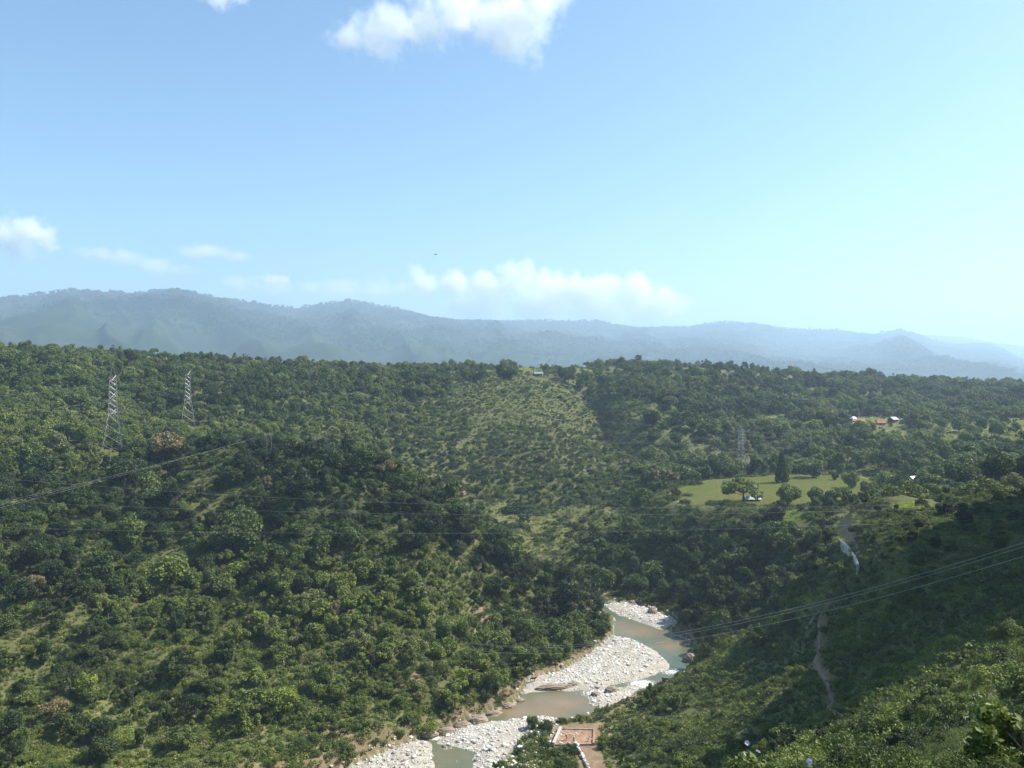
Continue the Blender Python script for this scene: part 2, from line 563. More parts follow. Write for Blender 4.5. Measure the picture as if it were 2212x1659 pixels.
M["tin"] = simple_mat("tin_roof", (0.50, 0.51, 0.52), 0.28, 0.12, 0.6, 0, 0.55, 0.5)
M["tin_old"] = simple_mat("dull_tin_roof", (0.50, 0.53, 0.56), 0.4, 0.25, 0.6, 0, 0.4, 0.5)
M["rust"] = simple_mat("rusty_roof", (0.36, 0.15, 0.085), 0.75, 0.3, 0.8)
M["redroof"] = simple_mat("red_roof", (0.38, 0.10, 0.060), 0.5, 0.15, 0.8)
M["mudwall"] = simple_mat("mud_wall", (0.30, 0.21, 0.14), 0.9, 0.25, 1.2, 0.2)
M["whitewall"] = simple_mat("whitewashed_wall", (0.42, 0.40, 0.36), 0.85, 0.3, 1.2)
M["shutter"] = simple_mat("dark_boards", (0.06, 0.05, 0.045), 0.7, 0.3, 3.0)
M["earth"] = simple_mat("bare_red_earth", (0.27, 0.165, 0.105), 0.95, 0.35, 0.6, 0.35)
M["dust"] = simple_mat("trodden_dust", (0.21, 0.150, 0.105), 0.95, 0.35, 0.8, 0.3)
M["rock_brown"] = simple_mat("brown_river_rock", (0.24, 0.19, 0.145), 0.85, 0.35, 0.5, 0.5)
M["cow"] = simple_mat("black_hide", (0.018, 0.016, 0.015), 0.7, 0.3, 3.0)
M["horn"] = simple_mat("horn", (0.40, 0.36, 0.28), 0.5, 0.2, 3.0)
M["skin"] = simple_mat("brown_skin", (0.16, 0.085, 0.055), 0.6, 0.1, 4.0)
M["hair"] = simple_mat("black_hair", (0.012, 0.010, 0.009), 0.6, 0.2, 4.0)
M["petal"] = simple_mat("pale_petal", (0.72, 0.66, 0.80), 0.6, 0.08, 8.0)
M["feather"] = simple_mat("dark_feathers", (0.05, 0.045, 0.045), 0.7, 0.3, 6.0)

def rock_mat():
    m, nt, out = new_mat("pale_river_stone")
    b = nt.nodes.new("ShaderNodeBsdfPrincipled")
    at = node(nt, "ShaderNodeAttribute", attribute_type='INSTANCER', attribute_name="tone")
    rp = ramp(nt, [(0.0, (0.13, 0.105, 0.082)), (0.22, (0.24, 0.21, 0.175)), (0.5, (0.52, 0.49, 0.44)), (1.0, (0.78, 0.76, 0.72))])
    nt.links.new(at.outputs["Fac"], rp.inputs[0])
    tc = nt.nodes.new("ShaderNodeTexCoord")
    f = noise_n(nt, 3.0, 5, 0.7, tc.outputs["Object"])
    c = mix(nt, 0.5, rp.outputs[0], f, 'OVERLAY')
    nt.links.new(c, b.inputs["Base Color"])
    b.inputs["Roughness"].default_value = 0.8
    nt.links.new(b.outputs[0], out.inputs[0])
    return m
M["stone"] = rock_mat()

def ground_mat():
    m, nt, out = new_mat("hillside_ground")
    b = nt.nodes.new("ShaderNodeBsdfPrincipled")
    geo = nt.nodes.new("ShaderNodeNewGeometry")
    pos = geo.outputs["Position"]
    def att(n):
        return node(nt, "ShaderNodeAttribute", attribute_type='GEOMETRY', attribute_name=n).outputs["Fac"]
    n1 = noise_n(nt, 0.05, 6, 0.62, pos); n2 = noise_n(nt, 0.55, 5, 0.65, pos); n3 = noise_n(nt, 3.0, 4, 0.7, pos)
    low = ramp(nt, [(0.30, (0.040, 0.050, 0.020)), (0.45, (0.074, 0.082, 0.028)), (0.58, (0.104, 0.104, 0.040)), (0.74, (0.165, 0.125, 0.070))])
    nt.links.new(math_n(nt, 'ADD', math_n(nt, 'MULTIPLY', n1, 0.5), math_n(nt, 'MULTIPLY', n2, 0.5)), low.inputs[0])
    grass = ramp(nt, [(0.30, (0.130, 0.150, 0.050)), (0.5, (0.190, 0.200, 0.072)), (0.72, (0.260, 0.240, 0.11))])
    nt.links.new(math_n(nt, 'ADD', math_n(nt, 'MULTIPLY', n1, 0.45), math_n(nt, 'MULTIPLY', n2, 0.55)), grass.inputs[0])
    bright = ramp(nt, [(0.3, (0.145, 0.21, 0.022)), (0.7, (0.23, 0.28, 0.04))])
    nt.links.new(n2, bright.inputs[0])
    soil = ramp(nt, [(0.25, (0.110, 0.075, 0.048)), (0.5, (0.215, 0.150, 0.098)), (0.75, (0.34, 0.26, 0.185))])
    nt.links.new(math_n(nt, 'ADD', math_n(nt, 'MULTIPLY', n2, 0.6), math_n(nt, 'MULTIPLY', n3, 0.4)), soil.inputs[0])
    grav = ramp(nt, [(0.30, (0.16, 0.13, 0.10)), (0.5, (0.34, 0.31, 0.26)), (0.72, (0.54, 0.51, 0.46))])
    nt.links.new(math_n(nt, 'ADD', math_n(nt, 'MULTIPLY', n2, 0.4), math_n(nt, 'MULTIPLY', n3, 0.6)), grav.inputs[0])
    c = mix(nt, att("grass"), low.outputs[0], grass.outputs[0])
    c = mix(nt, att("bright"), c, bright.outputs[0])
    # bare soil breaks through in patches
    sp = math_n(nt, 'MULTIPLY', sm(nt, n2, 0.60, 0.70), 0.35)
    c = mix(nt, math_n(nt, 'MAXIMUM', att("soil"), sp), c, soil.outputs[0])
    c = mix(nt, att("gravel"), c, grav.outputs[0])
    nt.links.new(c, b.inputs["Base Color"])
    b.inputs["Roughness"].default_value = 0.95
    b.inputs["Specular IOR Level"].default_value = 0.1
    bn = nt.nodes.new("ShaderNodeBump")
    bn.inputs["Strength"].default_value = 0.6
    bn.inputs["Distance"].default_value = 0.35
    nt.links.new(math_n(nt, 'ADD', n2, math_n(nt, 'MULTIPLY', n3, 0.4)), bn.inputs["Height"])
    nt.links.new(bn.outputs[0], b.inputs["Normal"])
    nt.links.new(b.outputs[0], out.inputs[0])
    return m

def sm(nt, v, a, b):
    n = nt.nodes.new("ShaderNodeMapRange")
    n.interpolation_type = 'SMOOTHSTEP'
    n.inputs["From Min"].default_value = a
    n.inputs["From Max"].default_value = b
    nt.links.new(v, n.inputs["Value"])
    return n.outputs[0]

M["ground"] = ground_mat()

def hills_mat():
    m, nt, out = new_mat("far_wooded_slope")
    b = nt.nodes.new("ShaderNodeBsdfPrincipled")
    geo = nt.nodes.new("ShaderNodeNewGeometry")
    n1 = noise_n(nt, 0.003, 6, 0.6, geo.outputs["Position"])
    n2 = noise_n(nt, 0.03, 6, 0.75, geo.outputs["Position"])
    f = math_n(nt, 'ADD', math_n(nt, 'MULTIPLY', n1, 0.5), math_n(nt, 'MULTIPLY', n2, 0.5))
    r = ramp(nt, [(0.36, (0.012, 0.022, 0.012)), (0.52, (0.026, 0.040, 0.020)), (0.63, (0.055, 0.066, 0.034)), (0.74, (0.13, 0.115, 0.07))])
    nt.links.new(f, r.inputs[0])
    nt.links.new(r.outputs[0], b.inputs["Base Color"])
    b.inputs["Roughness"].default_value = 1.0
    b.inputs["Specular IOR Level"].default_value = 0.0
    nt.links.new(b.outputs[0], out.inputs[0])
    return m
M["hills"] = hills_mat()

def water_mat():
    m, nt, out = new_mat("river_water")
    b = nt.nodes.new("ShaderNodeBsdfPrincipled")
    geo = nt.nodes.new("ShaderNodeNewGeometry")
    pos = geo.outputs["Position"]
    def att(n):
        return node(nt, "ShaderNodeAttribute", attribute_type='GEOMETRY', attribute_name=n).outputs["Fac"]
    n1 = noise_n(nt, 0.10, 4, 0.6, pos)
    # silt: brown where the bed is shallow, green where it is deep
    f = math_n(nt, 'ADD', att("silt"), math_n(nt, 'MULTIPLY', math_n(nt, 'SUBTRACT', n1, 0.5), 0.9), True)
    r = ramp(nt, [(0.0, (0.068, 0.096, 0.064)), (0.35, (0.112, 0.118, 0.070)), (0.65, (0.165, 0.130, 0.070)), (1.0, (0.230, 0.160, 0.085))])
    nt.links.new(f, r.inputs[0])
    mp = nt.nodes.new("ShaderNodeMapping")
    mp.inputs["Scale"].default_value = (1.0, 1.7, 1.0)
    nt.links.new(pos, mp.inputs["Vector"])
    n2 = noise_n(nt, 1.6, 5, 0.7, mp.outputs[0])
    fm = math_n(nt, 'ADD', n2, math_n(nt, 'MULTIPLY', att("foam"), 0.42))
    foam = math_n(nt, 'MULTIPLY', sm(nt, fm, 0.70, 0.86), sm(nt, att("foam"), 0.02, 0.2))
    c = mix(nt, foam, r.outputs[0], (0.78, 0.80, 0.80))
    nt.links.new(c, b.inputs["Base Color"])
    rg = math_n(nt, 'ADD', 0.10, math_n(nt, 'MULTIPLY', foam, 0.6))
    nt.links.new(rg, b.inputs["Roughness"])
    b.inputs["IOR"].default_value = 1.33
    bn = nt.nodes.new("ShaderNodeBump")
    nt.links.new(math_n(nt, 'MULTIPLY_ADD', att("foam"), 0.9), bn.inputs["Strength"])
    bn.inputs["Strength"].links[0].from_node.inputs[2].default_value = 0.14
    bn.inputs["Distance"].default_value = 0.25
    nt.links.new(n2, bn.inputs["Height"])
    nt.links.new(bn.outputs[0], b.inputs["Normal"])
    nt.links.new(b.outputs[0], out.inputs[0])
    return m
M["water"] = water_mat()

# ------------------------------------------------------------------ terrain sheet
def polar_grid(thetas, rads, hfun):
    T, R = np.meshgrid(thetas, rads)
    x = np.sin(T) * R; y = np.cos(T) * R
    z = hfun(x, y)
    nT, nR = len(thetas), len(rads)
    idx = np.arange(nT * nR).reshape(nR, nT)
    q = np.stack([idx[:-1, :-1], idx[:-1, 1:], idx[1:, 1:], idx[1:, :-1]], -1).reshape(-1, 4)[:, ::-1]
    return x.ravel(), y.ravel(), z.ravel(), q

th_in = np.linspace(-0.72, 0.80, 480)
th_out = np.linspace(0.80, 2 * math.pi - 0.72, 90)[1:]
thetas = np.concatenate([th_in, th_out])
rads = np.concatenate([np.geomspace(1.5, 170, 190)[:-1], np.linspace(170, 480, 215)[:-1], np.geomspace(480, 1700, 170)[:-1], np.geomspace(1700, 25000, 18)])
gx, gy, ggz, gq = polar_grid(thetas, rads, height)
zn = zones(gx, gy, ggz)
nz = fbm(gx / 9, gy / 9, 3, 91)
a_grass = np.clip(0.9 * (zn["field"] | zn["rfld"] | zn["farf"] | zn["roadf"]) + 0.75 * zn["valley"] + 0.0 * zn["clear"] + 0.45 * zn["strip"] + 0.3 * zn["brown"] + 0.25 * zn["slope"], 0, 1)
a_bright = np.clip(1.0 * zn["bright"] + 0.45 * zn["strip"], 0, 1)
bankm = sstep(5.5, 1.0, zn["dbed"] + 3.0 * nz) * (zn["dbed"] > 0) * (zn["r"] < 480)
slope_soil = np.zeros_like(gx)
SCARS = [(481,606,300,4.0,7),(478,618,290,2.5,3),(504,640,284,2.2,4),(536,660,272,2.5,4),(560,662,274,2.0,4),(480,665,268,3,3),(470,683,256,5,2),(415,700,245,5,2),(640,700,228,2,1),
         (462,472,520,3,9),(455,455,560,2,6),(380,445,560,3,3),(806,590,270,3,5),(780,612,270,3,6),(830,600,262,3,3),(982,692,84,6,2.5),(1010,700,74,4,2),(940,720,80,3,1.5),(300,668,250,4,3),(270,655,262,3,2),(250,735,215,4,3),(330,745,214,5,3),(190,720,222,4,3),(120,760,198,4,3),
         (489,510,480,2,7),(856,383,930,9,6),(594,735,222,5,4)]
for (u, v, Y, w, l) in SCARS:
    p = P(u, v, Y)
    d = np.hypot((gx - p.x) / w, (gy - p.y) / (l * 1.6)) + 0.9 * nz
    slope_soil = np.maximum(slope_soil, sstep(1.1, 0.6, d))
a_soil = np.clip(np.maximum.reduce([0.85 * bankm, slope_soil, 0.5 * zn["path"], 0.5 * zn["road"], 0.95 * zn["yard"] * (zn["dbed"] > 0.5)]), 0, 1)
a_gravel = (zn["dbed"] < -0.9).astype(float)
ground_mesh = np_mesh("terrain", np.stack([gx, gy, ggz], -1), gq, [M["ground"]], smooth=True,
                      vattr={"grass": a_grass, "bright": a_bright, "soil": a_soil, "gravel": a_gravel})
tag(mesh_obj("terrain", ground_mesh), kind="structure")

# ------------------------------------------------------------------ far hills
SKY1 = np.array([(-200,303),(0,299),(45,294),(70,291),(134,293),(178,290),(192,294),(217,299),(240,301),(273,306),(296,308),(324,304),(345,301),(352,301),(384,306),(410,312),(430,318),(463,322),(509,321),(560,321),(597,321),(620,326),(643,328),(685,327),(722,322),(755,324),(787,329),(833,330),(858,333),(870,335),(900,330),(915,334),(930,339),(953,344),(990,344),(1005,350),(1024,360),(1250,366)], float)
SKY2 = np.array([(-200,330),(300,330),(700,338),(860,338),(905,336),(930,335),(965,337),(986,341),(1005,344),(1024,346),(1250,350)], float)
HS = 2.6
HILL_D = [q * HS for q in (2500, 2600, 2900, 3500, 4300, 5000, 5200)]
def hill_height(x, y):
    r = np.hypot(x, y); th = np.arctan2(x, y)
    u = W / 2 + F * np.tan(np.clip(th, -0.9, 0.9))
    ct = np.cos(th)
    s1 = (VH - np.interp(u, SKY1[:, 0], SKY1[:, 1])) / F * ct
    s2 = (VH - np.interp(u, SKY2[:, 0], SKY2[:, 1])) / F * ct
    D = np.interp(u, [-200, 0, 350, 600, 800, 1024, 1250], HILL_D)
    z1 = s1 * D
    t = (r - 0.36 * D) / (0.64 * D)
    base = -90.0
    spur = ridged(th * 6.5 + 0.9 * t + 5 + 0.5 * fbm(th * 5, t * 2, 2, 8), t * 1.1 + 2 - th * 2.0, 3, 71)
    up = np.clip(t, 0, 1)
    prof = up ** 1.15
    k = 4 * up * (1 - up)
    zf = base + (z1 - base) * np.clip(prof + k * (spur - 0.66) * 0.62, -0.1, 1.0)
    zf = zf + k * 46 * fbm(x / 420, y / 420, 5, 13)
    back = (r - D) / (0.35 * D)
    zb = z1 - np.clip(back, 0, 1) ** 1.1 * (z1 - base) * 0.9
    z = np.where(r <= D, zf, zb)
    # rounded foothills in front of the range
    for (fu, fv, fY, fw, fd) in [(235,338,2050,260,300),(555,334,2400,330,380),(500,345,2100,300,260),(700,345,3000,420,420),(860,340,3700,520,560),(90,330,2100,260,300),(380,336,2300,260,340)]:
        fY *= HS; fw *= HS; fd *= HS
        px = (fu - W / 2) / F * fY; pz = (VH - fv) / F * fY
        g = np.exp(-(((x - px) / fw) ** 2 + ((y - fY) / fd) ** 2)) * (1 + 0.35 * fbm(x / 420, y / 420, 5, 44))
        z = np.maximum(z, base + (pz - base) * g)
    D2 = 18500.0
    t2 = np.clip((r - 0.7 * D2) / (0.3 * D2), 0, 1)
    b2 = np.clip((r - D2) / (0.2 * D2), 0, 1)
    z2 = base + (s2 * D2 - base) * t2 * (1 - b2)
    z = np.maximum(z, z2)
    return z + 2.2 * fbm(x / 22, y / 22, 2, 3) * sstep(1700, 2000, r)
hx, hy, hz, hq = polar_grid(np.linspace(-0.72, 0.72, 640), np.geomspace(2900, 22500, 220), hill_height)
hills_mesh = np_mesh("hills", np.stack([hx, hy, hz], -1), hq, [M["hills"]], smooth=True)
tag(mesh_obj("hills", hills_mesh), kind="structure")

# ------------------------------------------------------------------ river surface
bx0, by0 = BED.min(0) - 2; bx1, by1 = BED.max(0) + 2
wx_ = np.arange(bx0, bx1, 1.1); wy_ = np.arange(by0, by1, 1.1)
WX, WY = np.meshgrid(wx_, wy_)
dB = sdist(BED, WX, WY)
idx = np.arange(WX.size).reshape(WX.shape)
cell = np.minimum.reduce([dB[:-1, :-1], dB[1:, :-1], dB[:-1, 1:], dB[1:, 1:]]) < 0.4
wq = np.stack([idx[:-1, :-1], idx[:-1, 1:], idx[1:, 1:], idx[1:, :-1]], -1)[cell]
used, inv = np.unique(wq, return_inverse=True)
wxv, wyv = WX.ravel()[used], WY.ravel()[used]
U_, V_ = project(wxv, np.maximum(wyv, 1), RZ)
silt = np.full(len(used), 0.28); foam = np.zeros(len(used))
for (u, v, ru, rv, val) in [(525,713,55,10,0.85),(560,702,40,9,0.8),(450,730,45,9,0.12),(448,758,30,14,0.40),(470,722,30,6,0.2),(585,690,35,10,0.45),(690,655,16,12,0.0),(680,668,22,8,0.05),(640,630,28,8,0.75),(670,645,22,6,0.72),(600,608,22,7,0.15),(585,600,12,6,0.0),(625,624,14,5,0.6)]:
    g = np.exp(-(((U_ - u) / ru) ** 2 + ((V_ - v) / rv) ** 2))
    silt = silt * (1 - g) + val * g
for (u, v, ru, rv, val) in [(642,684,16,5,1.0),(672,672,16,4,0.7),(600,693,26,6,0.75),(594,611,12,3,0.9),(447,748,9,2.5,0.6),(456,762,8,2,0.5),(436,738,9,3,0.9),(662,642,14,3,0.35),(420,765,25,8,0.5),(684,658,10,4,0.3)]:
    g = np.exp(-(((U_ - u) / ru) ** 2 + ((V_ - v) / rv) ** 2))
    foam = np.maximum(foam, val * g)
wz = RZ + 0.10 * foam * fbm(wxv / 1.2, wyv / 1.2, 2, 8)
water_mesh = np_mesh("river", np.stack([wxv, wyv, wz], -1), inv.reshape(-1, 4), [M["water"]], smooth=True, vattr={"silt": silt, "foam": foam})
tag(mesh_obj("river", water_mesh), kind="structure")

# ------------------------------------------------------------------ air
def haze_box():
    m, nt, out = new_mat("hazy_air")
    v = nt.nodes.new("ShaderNodeVolumePrincipled")
    v.inputs["Color"].default_value = (0.60, 0.79, 1.0, 1)
    v.inputs["Density"].default_value = 0.00013
    v.inputs["Anisotropy"].default_value = 0.25
    nt.links.new(v.outputs[0], out.inputs["Volume"])
    bm = bmesh.new()
    add_box(bm, (0, 0, (780 - 112) / 2), (54000, 54000, 780 + 112))
    o = bm_obj("haze", bm, m)
    tag(o, kind="stuff")
haze_box()
#PART3

# ------------------------------------------------------------------ plants
def leaf_quads(c, nrm, size, g):
    """one folded diamond leaf spray per centre c with normal nrm"""
    n = len(c)
    a = g.normal(size=(n, 3)); a -= nrm * (a * nrm).sum(1, keepdims=True)
    a /= np.linalg.norm(a, axis=1, keepdims=True) + 1e-9
    b = np.cross(nrm, a)
    s = size[:, None]
    v = np.stack([c - a * s, c - b * s * 0.62 + nrm * s * 0.12, c + a * s, c + b * s * 0.62 + nrm * s * 0.12], 1).reshape(-1, 3)
    f = np.arange(4 * n).reshape(n, 4)
    return v, f

def lobes_of(kind, g):
    L = []
    if kind == "round":
        for i in range(19):
            d = g.normal(size=3); d /= np.linalg.norm(d); d[2] = d[2] * 0.9 + 0.12
            L.append((np.array([0, 0, 0.50]) + d * np.array([0.31, 0.31, 0.34]) * g.uniform(0.6, 1.05), g.uniform(0.11, 0.19)))
        L.append((np.array([0, 0, 0.50]), 0.26))
    elif kind == "spread":
        for i in range(24):
            t = g.uniform(0, 6.28); q = math.sqrt(g.uniform(0.02, 1)) * 0.52
            L.append((np.array([math.cos(t) * q, math.sin(t) * q, 0.62 + 0.22 * (1 - (q / 0.52) ** 2) + g.uniform(-0.22, 0.06)]), g.uniform(0.10, 0.17)))
    elif kind == "tall":
        for i in range(22):
            z = g.uniform(0.28, 0.95); t = g.uniform(0, 6.28); q = 0.20 * math.sin(math.pi * min(1, (z - 0.16) / 0.9)) ** 0.7 * g.uniform(0.4, 1.1)
            L.append((np.array([math.cos(t) * q, math.sin(t) * q, z]), g.uniform(0.09, 0.14)))
    elif kind == "cone":
        for i in range(30):
            z = 0.14 + 0.82 * (i / 30); t = i * 2.4; q = 0.24 * (1 - z) + 0.02
            L.append((np.array([math.cos(t) * q, math.sin(t) * q, z]), 0.05 + 0.10 * (1 - z)))
    elif kind == "loose":
        for i in range(14):
            t = g.uniform(0, 6.28); z = g.uniform(0.38, 0.95); q = g.uniform(0.12, 0.42) * (1.1 - 0.6 * abs(z - 0.6))
            L.append((np.array([math.cos(t) * q, math.sin(t) * q, z]), g.uniform(0.07, 0.135)))
    elif kind == "tiered":      # flat layered crown on a bare stem
        for z, q0 in ((0.62, 0.20), (0.78, 0.27), (0.92, 0.20)):
            for i in range(7):
                t = g.uniform(0, 6.28); q = q0 * math.sqrt(g.uniform(0.05, 1))
                L.append((np.array([math.cos(t) * q, math.sin(t) * q, z + g.uniform(-0.02, 0.02)]), g.uniform(0.05, 0.085)))
    elif kind == "bush":
        for i in range(18):
            t = g.uniform(0, 6.28); q = math.sqrt(g.uniform(0, 1)) * 0.52; z = g.uniform(0.16, 0.80) * (1.05 - 0.55 * (q / 0.52) ** 2)
            L.append((np.array([math.cos(t) * q, math.sin(t) * q, z]), g.uniform(0.14, 0.24)))
    elif kind == "sprawl":
        for i in range(20):
            t = g.uniform(0, 6.28); q = math.sqrt(g.uniform(0, 1)) * 0.85; z = g.uniform(0.10, 0.72) * (1.0 - 0.5 * (q / 0.85) ** 2)
            L.append((np.array([math.cos(t) * q, math.sin(t) * q, z]), g.uniform(0.14, 0.28)))
    return L

def crown_arrays(kind, seed, n, leaf, sharp=0.55):
    g = np.random.default_rng(seed)
    L = lobes_of(kind, g)
    C = np.array([l[0] for l in L]); R = np.array([l[1] for l in L])
    w = R ** 2 / (R ** 2).sum()
    k = g.choice(len(L), size=int(n * 1.7), p=w)
    d = g.normal(size=(len(k), 3)); d /= np.linalg.norm(d, axis=1, keepdims=True)
    rr = 1 - 0.38 * g.random(len(k)) ** 1.6 + 0.10 * (g.random(len(k)) < 0.15)
    p = C[k] + d * (R[k] * rr)[:, None]
    # drop what lies deep inside another lobe
    dist = np.linalg.norm(p[:, None, :] - C[None], axis=2) / R[None]
    dist[np.arange(len(k)), k] = 9
    keep = (dist.min(1) > 0.62)
    if kind in ("bush", "sprawl"):
        keep &= p[:, 2] > -0.02
    p = p[keep][:n]; d = d[keep][:n]
    nr = d * 0.42 + g.normal(size=p.shape) * 0.55 + np.array([0, 0, 0.22])
    nr /= np.linalg.norm(nr, axis=1, keepdims=True)
    s = leaf * g.uniform(0.65, 1.35, len(p))
    v, f = leaf_quads(p, nr, s, g)
    lobe_v = g.random(len(L))
    lv = 0.55 * g.random(len(p)) + 0.45 * lobe_v[k[keep][:n]]
    return v, f, lv, C

def trunk_arrays(kind, seed, C, rad=0.022):
    g = np.random.default_rng(seed + 500)
    bm = bmesh.new()
    if kind in ("bush", "sprawl"):
        for i in range(5):
            c = C[g.integers(len(C))]
            add_bar(bm, (c[0] * 0.1, c[1] * 0.1, -0.08), tuple(c), rad * 0.9, rad * 0.35, 4)
    else:
        top = {"round": 0.48, "spread": 0.6, "tall": 0.86, "cone": 0.92, "loose": 0.72, "tiered": 0.9}[kind]
        b = g.normal(size=2) * 0.02
        pts = [(0, 0, -0.10), (b[0] * 0.5, b[1] * 0.5, top * 0.4), (b[0], b[1], top)]
        add_tube(bm, pts, [rad * 1.5, rad, rad * 0.45], 6)
        for i in g.permutation(len(C))[:7]:
            c = C[i]; z0 = min(c[2] - 0.06, top) * g.uniform(0.62, 0.95)
            add_bar(bm, (b[0] * z0, b[1] * z0, max(z0, 0.14)), tuple(c), rad * 0.5, rad * 0.2, 4)
    bmesh.ops.triangulate(bm, faces=bm.faces)
    bm.verts.index_update()
    v = np.array([x.co[:] for x in bm.verts]); f = np.array([[q.index for q in x.verts] for x in bm.faces])
    bm.free()
    return v, f

PROTO = {}
def make_proto(key, kind, seed, n, leaf, rad=0.022):
    v, f, lv, C = crown_arrays(kind, seed, n, leaf)
    crown = np_mesh("crown", v, f, [M["leaf"]], fattr={"lv": lv})
    tv, tf = trunk_arrays(kind, seed, C, rad)
    trunk = np_mesh("trunk", tv, tf, [M["bark"]])
    both_v = np.vstack([v, tv])
    tq = np.hstack([tf, tf[:, 2:3]]) + len(v)
    # joined version for the masses (triangles kept apart from the quads)
    cq = np.vstack([f[:, [0, 1, 2]], f[:, [0, 2, 3]]])
    allf = np.vstack([cq, tf + len(v)])
    fm = np.concatenate([np.zeros(len(cq)), np.ones(len(tf))])
    whole = np_mesh("plant", both_v, allf, [M["leaf"], M["bark"]], fm, fattr={"lv": np.concatenate([lv, lv, np.zeros(len(tf))])})
    PROTO[key] = (crown, trunk, whole)

KINDS_T = ["round", "round", "round", "spread", "spread", "tall", "loose", "cone", "tiered"]
for i, k in enumerate(KINDS_T):
    make_proto(("mid", i), k, 100 + i, 2700, 0.036)
    make_proto(("far", i), k, 200 + i, 700, 0.058)
make_proto(("mid", 9), "loose", 177, 380, 0.030, 0.020)
for i, k in enumerate(["bush", "bush", "bush", "sprawl", "sprawl", "loose"]):
    make_proto(("bmid", i), k, 300 + i, 900, 0.075)
    make_proto(("bnear", i), k, 400 + i, 3200, 0.036, 0.015)
for i, k in enumerate(["bush", "sprawl", "bush"]):
    make_proto(("bfront", i), k, 450 + i, 12000, 0.015, 0.008)
for i in range(3):
    make_proto(("scrub", i), "sprawl", 500 + i, 150, 0.14)

# grass tufts
def tuft(seed, n=46):
    g = np.random.default_rng(seed)
    b = g.uniform(-0.5, 0.5, (n, 2)); t = g.uniform(0, 6.28, n); h = g.uniform(0.5, 1.0, n)
    lean = g.normal(size=(n, 2)) * 0.18
    w = 0.035
    p0 = np.stack([b[:, 0] - w * np.cos(t), b[:, 1] - w * np.sin(t), np.full(n, -0.05)], -1)
    p1 = np.stack([b[:, 0] + w * np.cos(t), b[:, 1] + w * np.sin(t), np.full(n, -0.05)], -1)
    p2 = np.stack([b[:, 0] + lean[:, 0], b[:, 1] + lean[:, 1], h], -1)
    v = np.stack([p0, p1, p2], 1).reshape(-1, 3)
    f = np.arange(3 * n).reshape(n, 3)
    return np_mesh("tuft", v, f, [M["blade"]], fattr={"lv": g.random(n)})
TUFTS = [tuft(600 + i) for i in range(3)]

# ------------------------------------------------------------------ where things grow
def scatter(cell, rmin, rmax, umin=-110, umax=1134, seed=1):
    g = np.random.default_rng(seed)
    tmax = (umax - W / 2) / F
    xs = np.arange(-rmax * 0.9, rmax * 0.9, cell); ys = np.arange(2, rmax, cell)
    X, Y = np.meshgrid(xs, ys)
    X = X + cell * (np.arange(len(ys))[:, None] % 2) * 0.5
    X = (X + g.uniform(-0.5, 0.5, X.shape) * cell * 0.95).ravel(); Y = (Y + g.uniform(-0.5, 0.5, Y.shape) * cell * 0.95).ravel()
    r = np.hypot(X, Y)
    u = W / 2 + F * X / np.maximum(Y, 1)
    k = (r > rmin) & (r < rmax) & (u > umin) & (u < umax) & (Y > 2)
    return X[k], Y[k], g

def visible(x, y, z, lift=2.0, n=56):
    """whether the bare ground hides the point from the camera"""
    ok = np.ones(len(x), bool)
    for t in np.linspace(0.10, 0.975, n):
        i = np.where(ok)[0]
        if len(i) == 0: break
        h = QH(x[i] * t, y[i] * t)
        ok[i] &= (z[i] + (lift[i] if np.ndim(lift) else lift)) * t > h
    return ok

# quick height look-up on a polar table
_qt = np.linspace(-0.75, 0.75, 420); _qr = np.geomspace(2, 2600, 620)
_QT, _QR = np.meshgrid(_qt, _qr)
_QZ = height(np.sin(_QT) * _QR, np.cos(_QT) * _QR)
def QH(x, y):
    r = np.clip(np.hypot(x, y), 2.01, 2590); th = np.clip(np.arctan2(x, y), -0.749, 0.749)
    a = (th + 0.75) / 1.5 * 419; b = np.log(r / 2) / math.log(1300) * 619
    ia = np.clip(a.astype(int), 0, 418); ib = np.clip(b.astype(int), 0, 618)
    fa = a - ia; fb = b - ib
    return (_QZ[ib, ia] * (1 - fa) + _QZ[ib, ia + 1] * fa) * (1 - fb) + (_QZ[ib + 1, ia] * (1 - fa) + _QZ[ib + 1, ia + 1] * fa) * fb

PLANTS = []     # arrays: x y z height kindindex tone cls(0 tree,1 bush,2 scrub) r u v
def add_plants(X, Y, Z, Hh, K, T, cls, Wd=None):
    PLANTS.append(np.stack([X, Y, Z, Hh, K.astype(float), T, np.full(len(X), float(cls)), np.ones(len(X)) if Wd is None else Wd], -1))

KEEP_OUT = []     # (x, y, radius) around the things that must stay free
def free_of(X, Y):
    ok = np.ones(len(X), bool)
    for (kx, ky, kr) in KEEP_OUT:
        ok &= np.hypot(X - kx, Y - ky) > kr
    return ok

